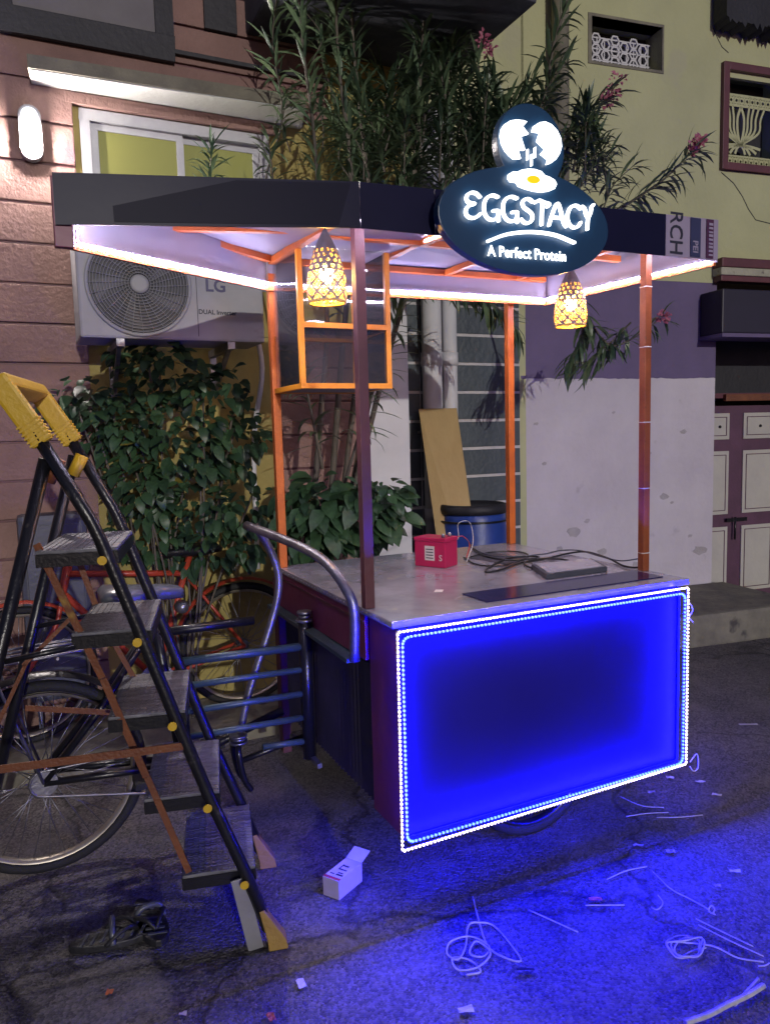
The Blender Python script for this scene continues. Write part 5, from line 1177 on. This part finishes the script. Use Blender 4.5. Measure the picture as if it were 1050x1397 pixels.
def strand(name, label, cat, pts, r, m='twine', group=None, zz=.004, sm=5):
    P = [G(x + R.uniform(-2, 2), y + R.uniform(-1.6, 1.6), zz + R.uniform(-.001, .006)) for i, (x, y) in enumerate(pts)]
    o = MB(FW).tube(spline(P, sm) if len(P) > 2 else P, r, 5).build(name, M[m], base=P[0]); return tag(o, label, cat, group)
coil = [(643, 1222), (652, 1250), (666, 1290), (690, 1308), (710, 1310), (700, 1290), (675, 1265), (655, 1258), (638, 1262), (635, 1290), (625, 1310), (610, 1300), (615, 1285), (640, 1278), (668, 1290), (660, 1305), (642, 1300), (650, 1285), (668, 1300), (650, 1320), (625, 1322), (618, 1308), (640, 1310), (655, 1325), (635, 1330)]
strand('twine', 'tangled white twine in a loose heap near the middle of the road', 'twine', coil, .0030)
strand('twine', 'long twine strand ending in a small knot right of the cart', 'twine', [(888, 1188), (912, 1212), (940, 1225), (962, 1240), (970, 1246), (976, 1240), (970, 1236), (964, 1244), (974, 1248)], .0022)
pts = []
for k in range(26): t = k * .9; q_ = R.uniform(.62, 1.15); pts.append((935 + 26 * math.cos(t) * q_ + R.uniform(-3, 3), 1292 + 15 * math.sin(t) * q_))
strand('twine', 'small coiled twine bundle at the lower right with a trailing end', 'twine', pts + [(960, 1290), (980, 1294), (1005, 1306), (1040, 1312)], .0024)
strand('twine', 'thick white twisted cord in the bottom right corner', 'cord', [(935, 1397), (965, 1385), (995, 1370), (1020, 1358), (1042, 1344)], .008)
strand('twine', 'short forked end of cord beside the bottom right cord', 'cord', [(1000, 1370), (1018, 1352), (1034, 1337)], .005)
strand('twine', 'curved wisp of twine left of the long strand', 'twine', [(898, 1222), (905, 1232), (898, 1240), (886, 1238)], .002)
for i, (x0, y0, x1, y1, lab) in enumerate(((826, 1199, 880, 1181, 'pale stick lying in the dark patch below the front panel'), (853, 1113, 912, 1107, 'thin straw pointing left, nearer one right of the panel'), (895, 1115, 957, 1112, 'thin straw right of the crossed pair on the road'),
      (847, 1088, 905, 1103, 'thin wisp of straw farthest up beside the panel corner'), (948, 1252, 1028, 1290, 'longer of two parallel stalks at the lower right'), (952, 1262, 1040, 1305, 'shorter curved stalk beside the parallel one at lower right'),
      (800, 1235, 852, 1236, 'short straight straw under the red scrap'), (720, 1241, 788, 1271, 'bent thin straw right of the tangled twine'), (1035, 1318, 1050, 1314, 'short white stalk at the right edge of the road'))):
    strand('straw', lab, 'straw', [(x0, y0), ((x0 + x1) / 2 + 1, (y0 + y1) / 2 + R.uniform(-2, 3)), (x1, y1)], .0020, 'twine')
def scrap(px, py, w_, d_, lab, m='paper', rot=0., cat='scrap', cr=.006):
    c = Vector(G(px, py)); n = 3; vs = []
    for j in range(n + 1):
        for i in range(n + 1):
            x, y = (i / n - .5) * w_, (j / n - .5) * d_; vs.append((c.x + x * math.cos(rot) - y * math.sin(rot), c.y + x * math.sin(rot) + y * math.cos(rot), .003 + R.uniform(0, cr)))
    mb = MB(FW); mb.add(vs, [(j * 4 + i, j * 4 + i + 1, j * 4 + i + 5, j * 4 + i + 4) for j in range(3) for i in range(3)])
    mb.add([(v[0], v[1], v[2] + .0012) for v in vs], [(j * 4 + i, j * 4 + i + 4, j * 4 + i + 5, j * 4 + i + 1) for j in range(3) for i in range(3)])
    tag(mb.build('scrap', M[m], base=tuple(c), fixn=False), lab, cat)
scrap(411, 1344, .022, .034, 'small white paper scrap near the bottom left of the road', rot=.4)
scrap(635, 1380, .04, .022, 'pale crumpled scrap at the bottom middle edge', rot=.2)
scrap(812, 1229, .04, .018, 'orange red scrap under the cart front', 'trashred')
scrap(150, 1356, .018, .018, 'tiny orange leaf scrap at the lower left', 'trashred'); scrap(370, 1390, .018, .03, 'tiny reddish scrap at the bottom edge', 'trashred', rot=.5)
scrap(913, 1062, .03, .02, 'white scrap just right of the panel corner, nearest the cart'); scrap(955, 1068, .04, .014, 'pale bent scrap right of the cart'); scrap(977, 1086, .035, .018, 'curled pale scrap farthest right', rot=-.6)
scrap(888, 1082, .03, .02, 'faint scrap beside the straws', 'trash'); scrap(1002, 1190, .035, .012, 'white scrap at the right edge halfway down the road', rot=-.2); scrap(914, 1163, .03, .025, 'grey scrap in the dark patch right of the stick', 'trash')
scrap(870, 1155, .035, .012, 'faint pale scrap in the dark patch above the stick', 'trash'); scrap(1020, 990, .09, .02, 'torn white strip far right on the road'); scrap(716, 1325, .05, .012, 'dark chip beside the tangled twine', 'rubber')
scrap(978, 1210, .02, .012, 'tiny scrap above the parallel stalks', 'trash'); scrap(250, 1385, .02, .012, 'tiny grey scrap at the bottom left', 'trash')
# sandals
for i, (x, y, rt, lab) in enumerate(((155, 1285, .35, 'black rubber sandal with striped sole, left one on the road before the wheel'), (205, 1262, -1.0, 'black rubber sandal turned sideways, right one near the ladder foot'))):
    c = G(x, y); Fs = Frame(c[0], c[1], rt); sn = thing('sandal', lab, 'sandal', (0, 0, 0), Fs)
    sole = [(.125 * math.cos(t) + (.0), (.042 + .010 * math.cos(t)) * math.sin(t)) for t in [2 * math.pi * k / 22 for k in range(22)]]
    MB(Fs).prism(sole, 'z', .001, .024).build('sole', M['sandal'], sn, bevel=.004)
    for k in range(7): MB(Fs).obox((-.09 + k * .028, -.026, .0255), (-.07 + k * .028, .026, .0255), .008, .003).build('sole_ridge', M['saddle'], sn)
    for s_ in (-1, 1):
        MB(Fs).tube(spline([(.07, 0, .026), (.05, s_ * .02, .05), (.01, s_ * .042, .045), (-.02, s_ * .044, .02)]), .007, 6).build('strap', M['sandal'], sn)
    MB(Fs).tube(spline([(.0, -.045, .02), (.0, -.03, .058), (.0, .0, .066), (.0, .03, .058), (.0, .045, .02)]), .009, 6).build('strap', M['saddle'], sn)
# dark cable box under the cart, seen against the blue glow
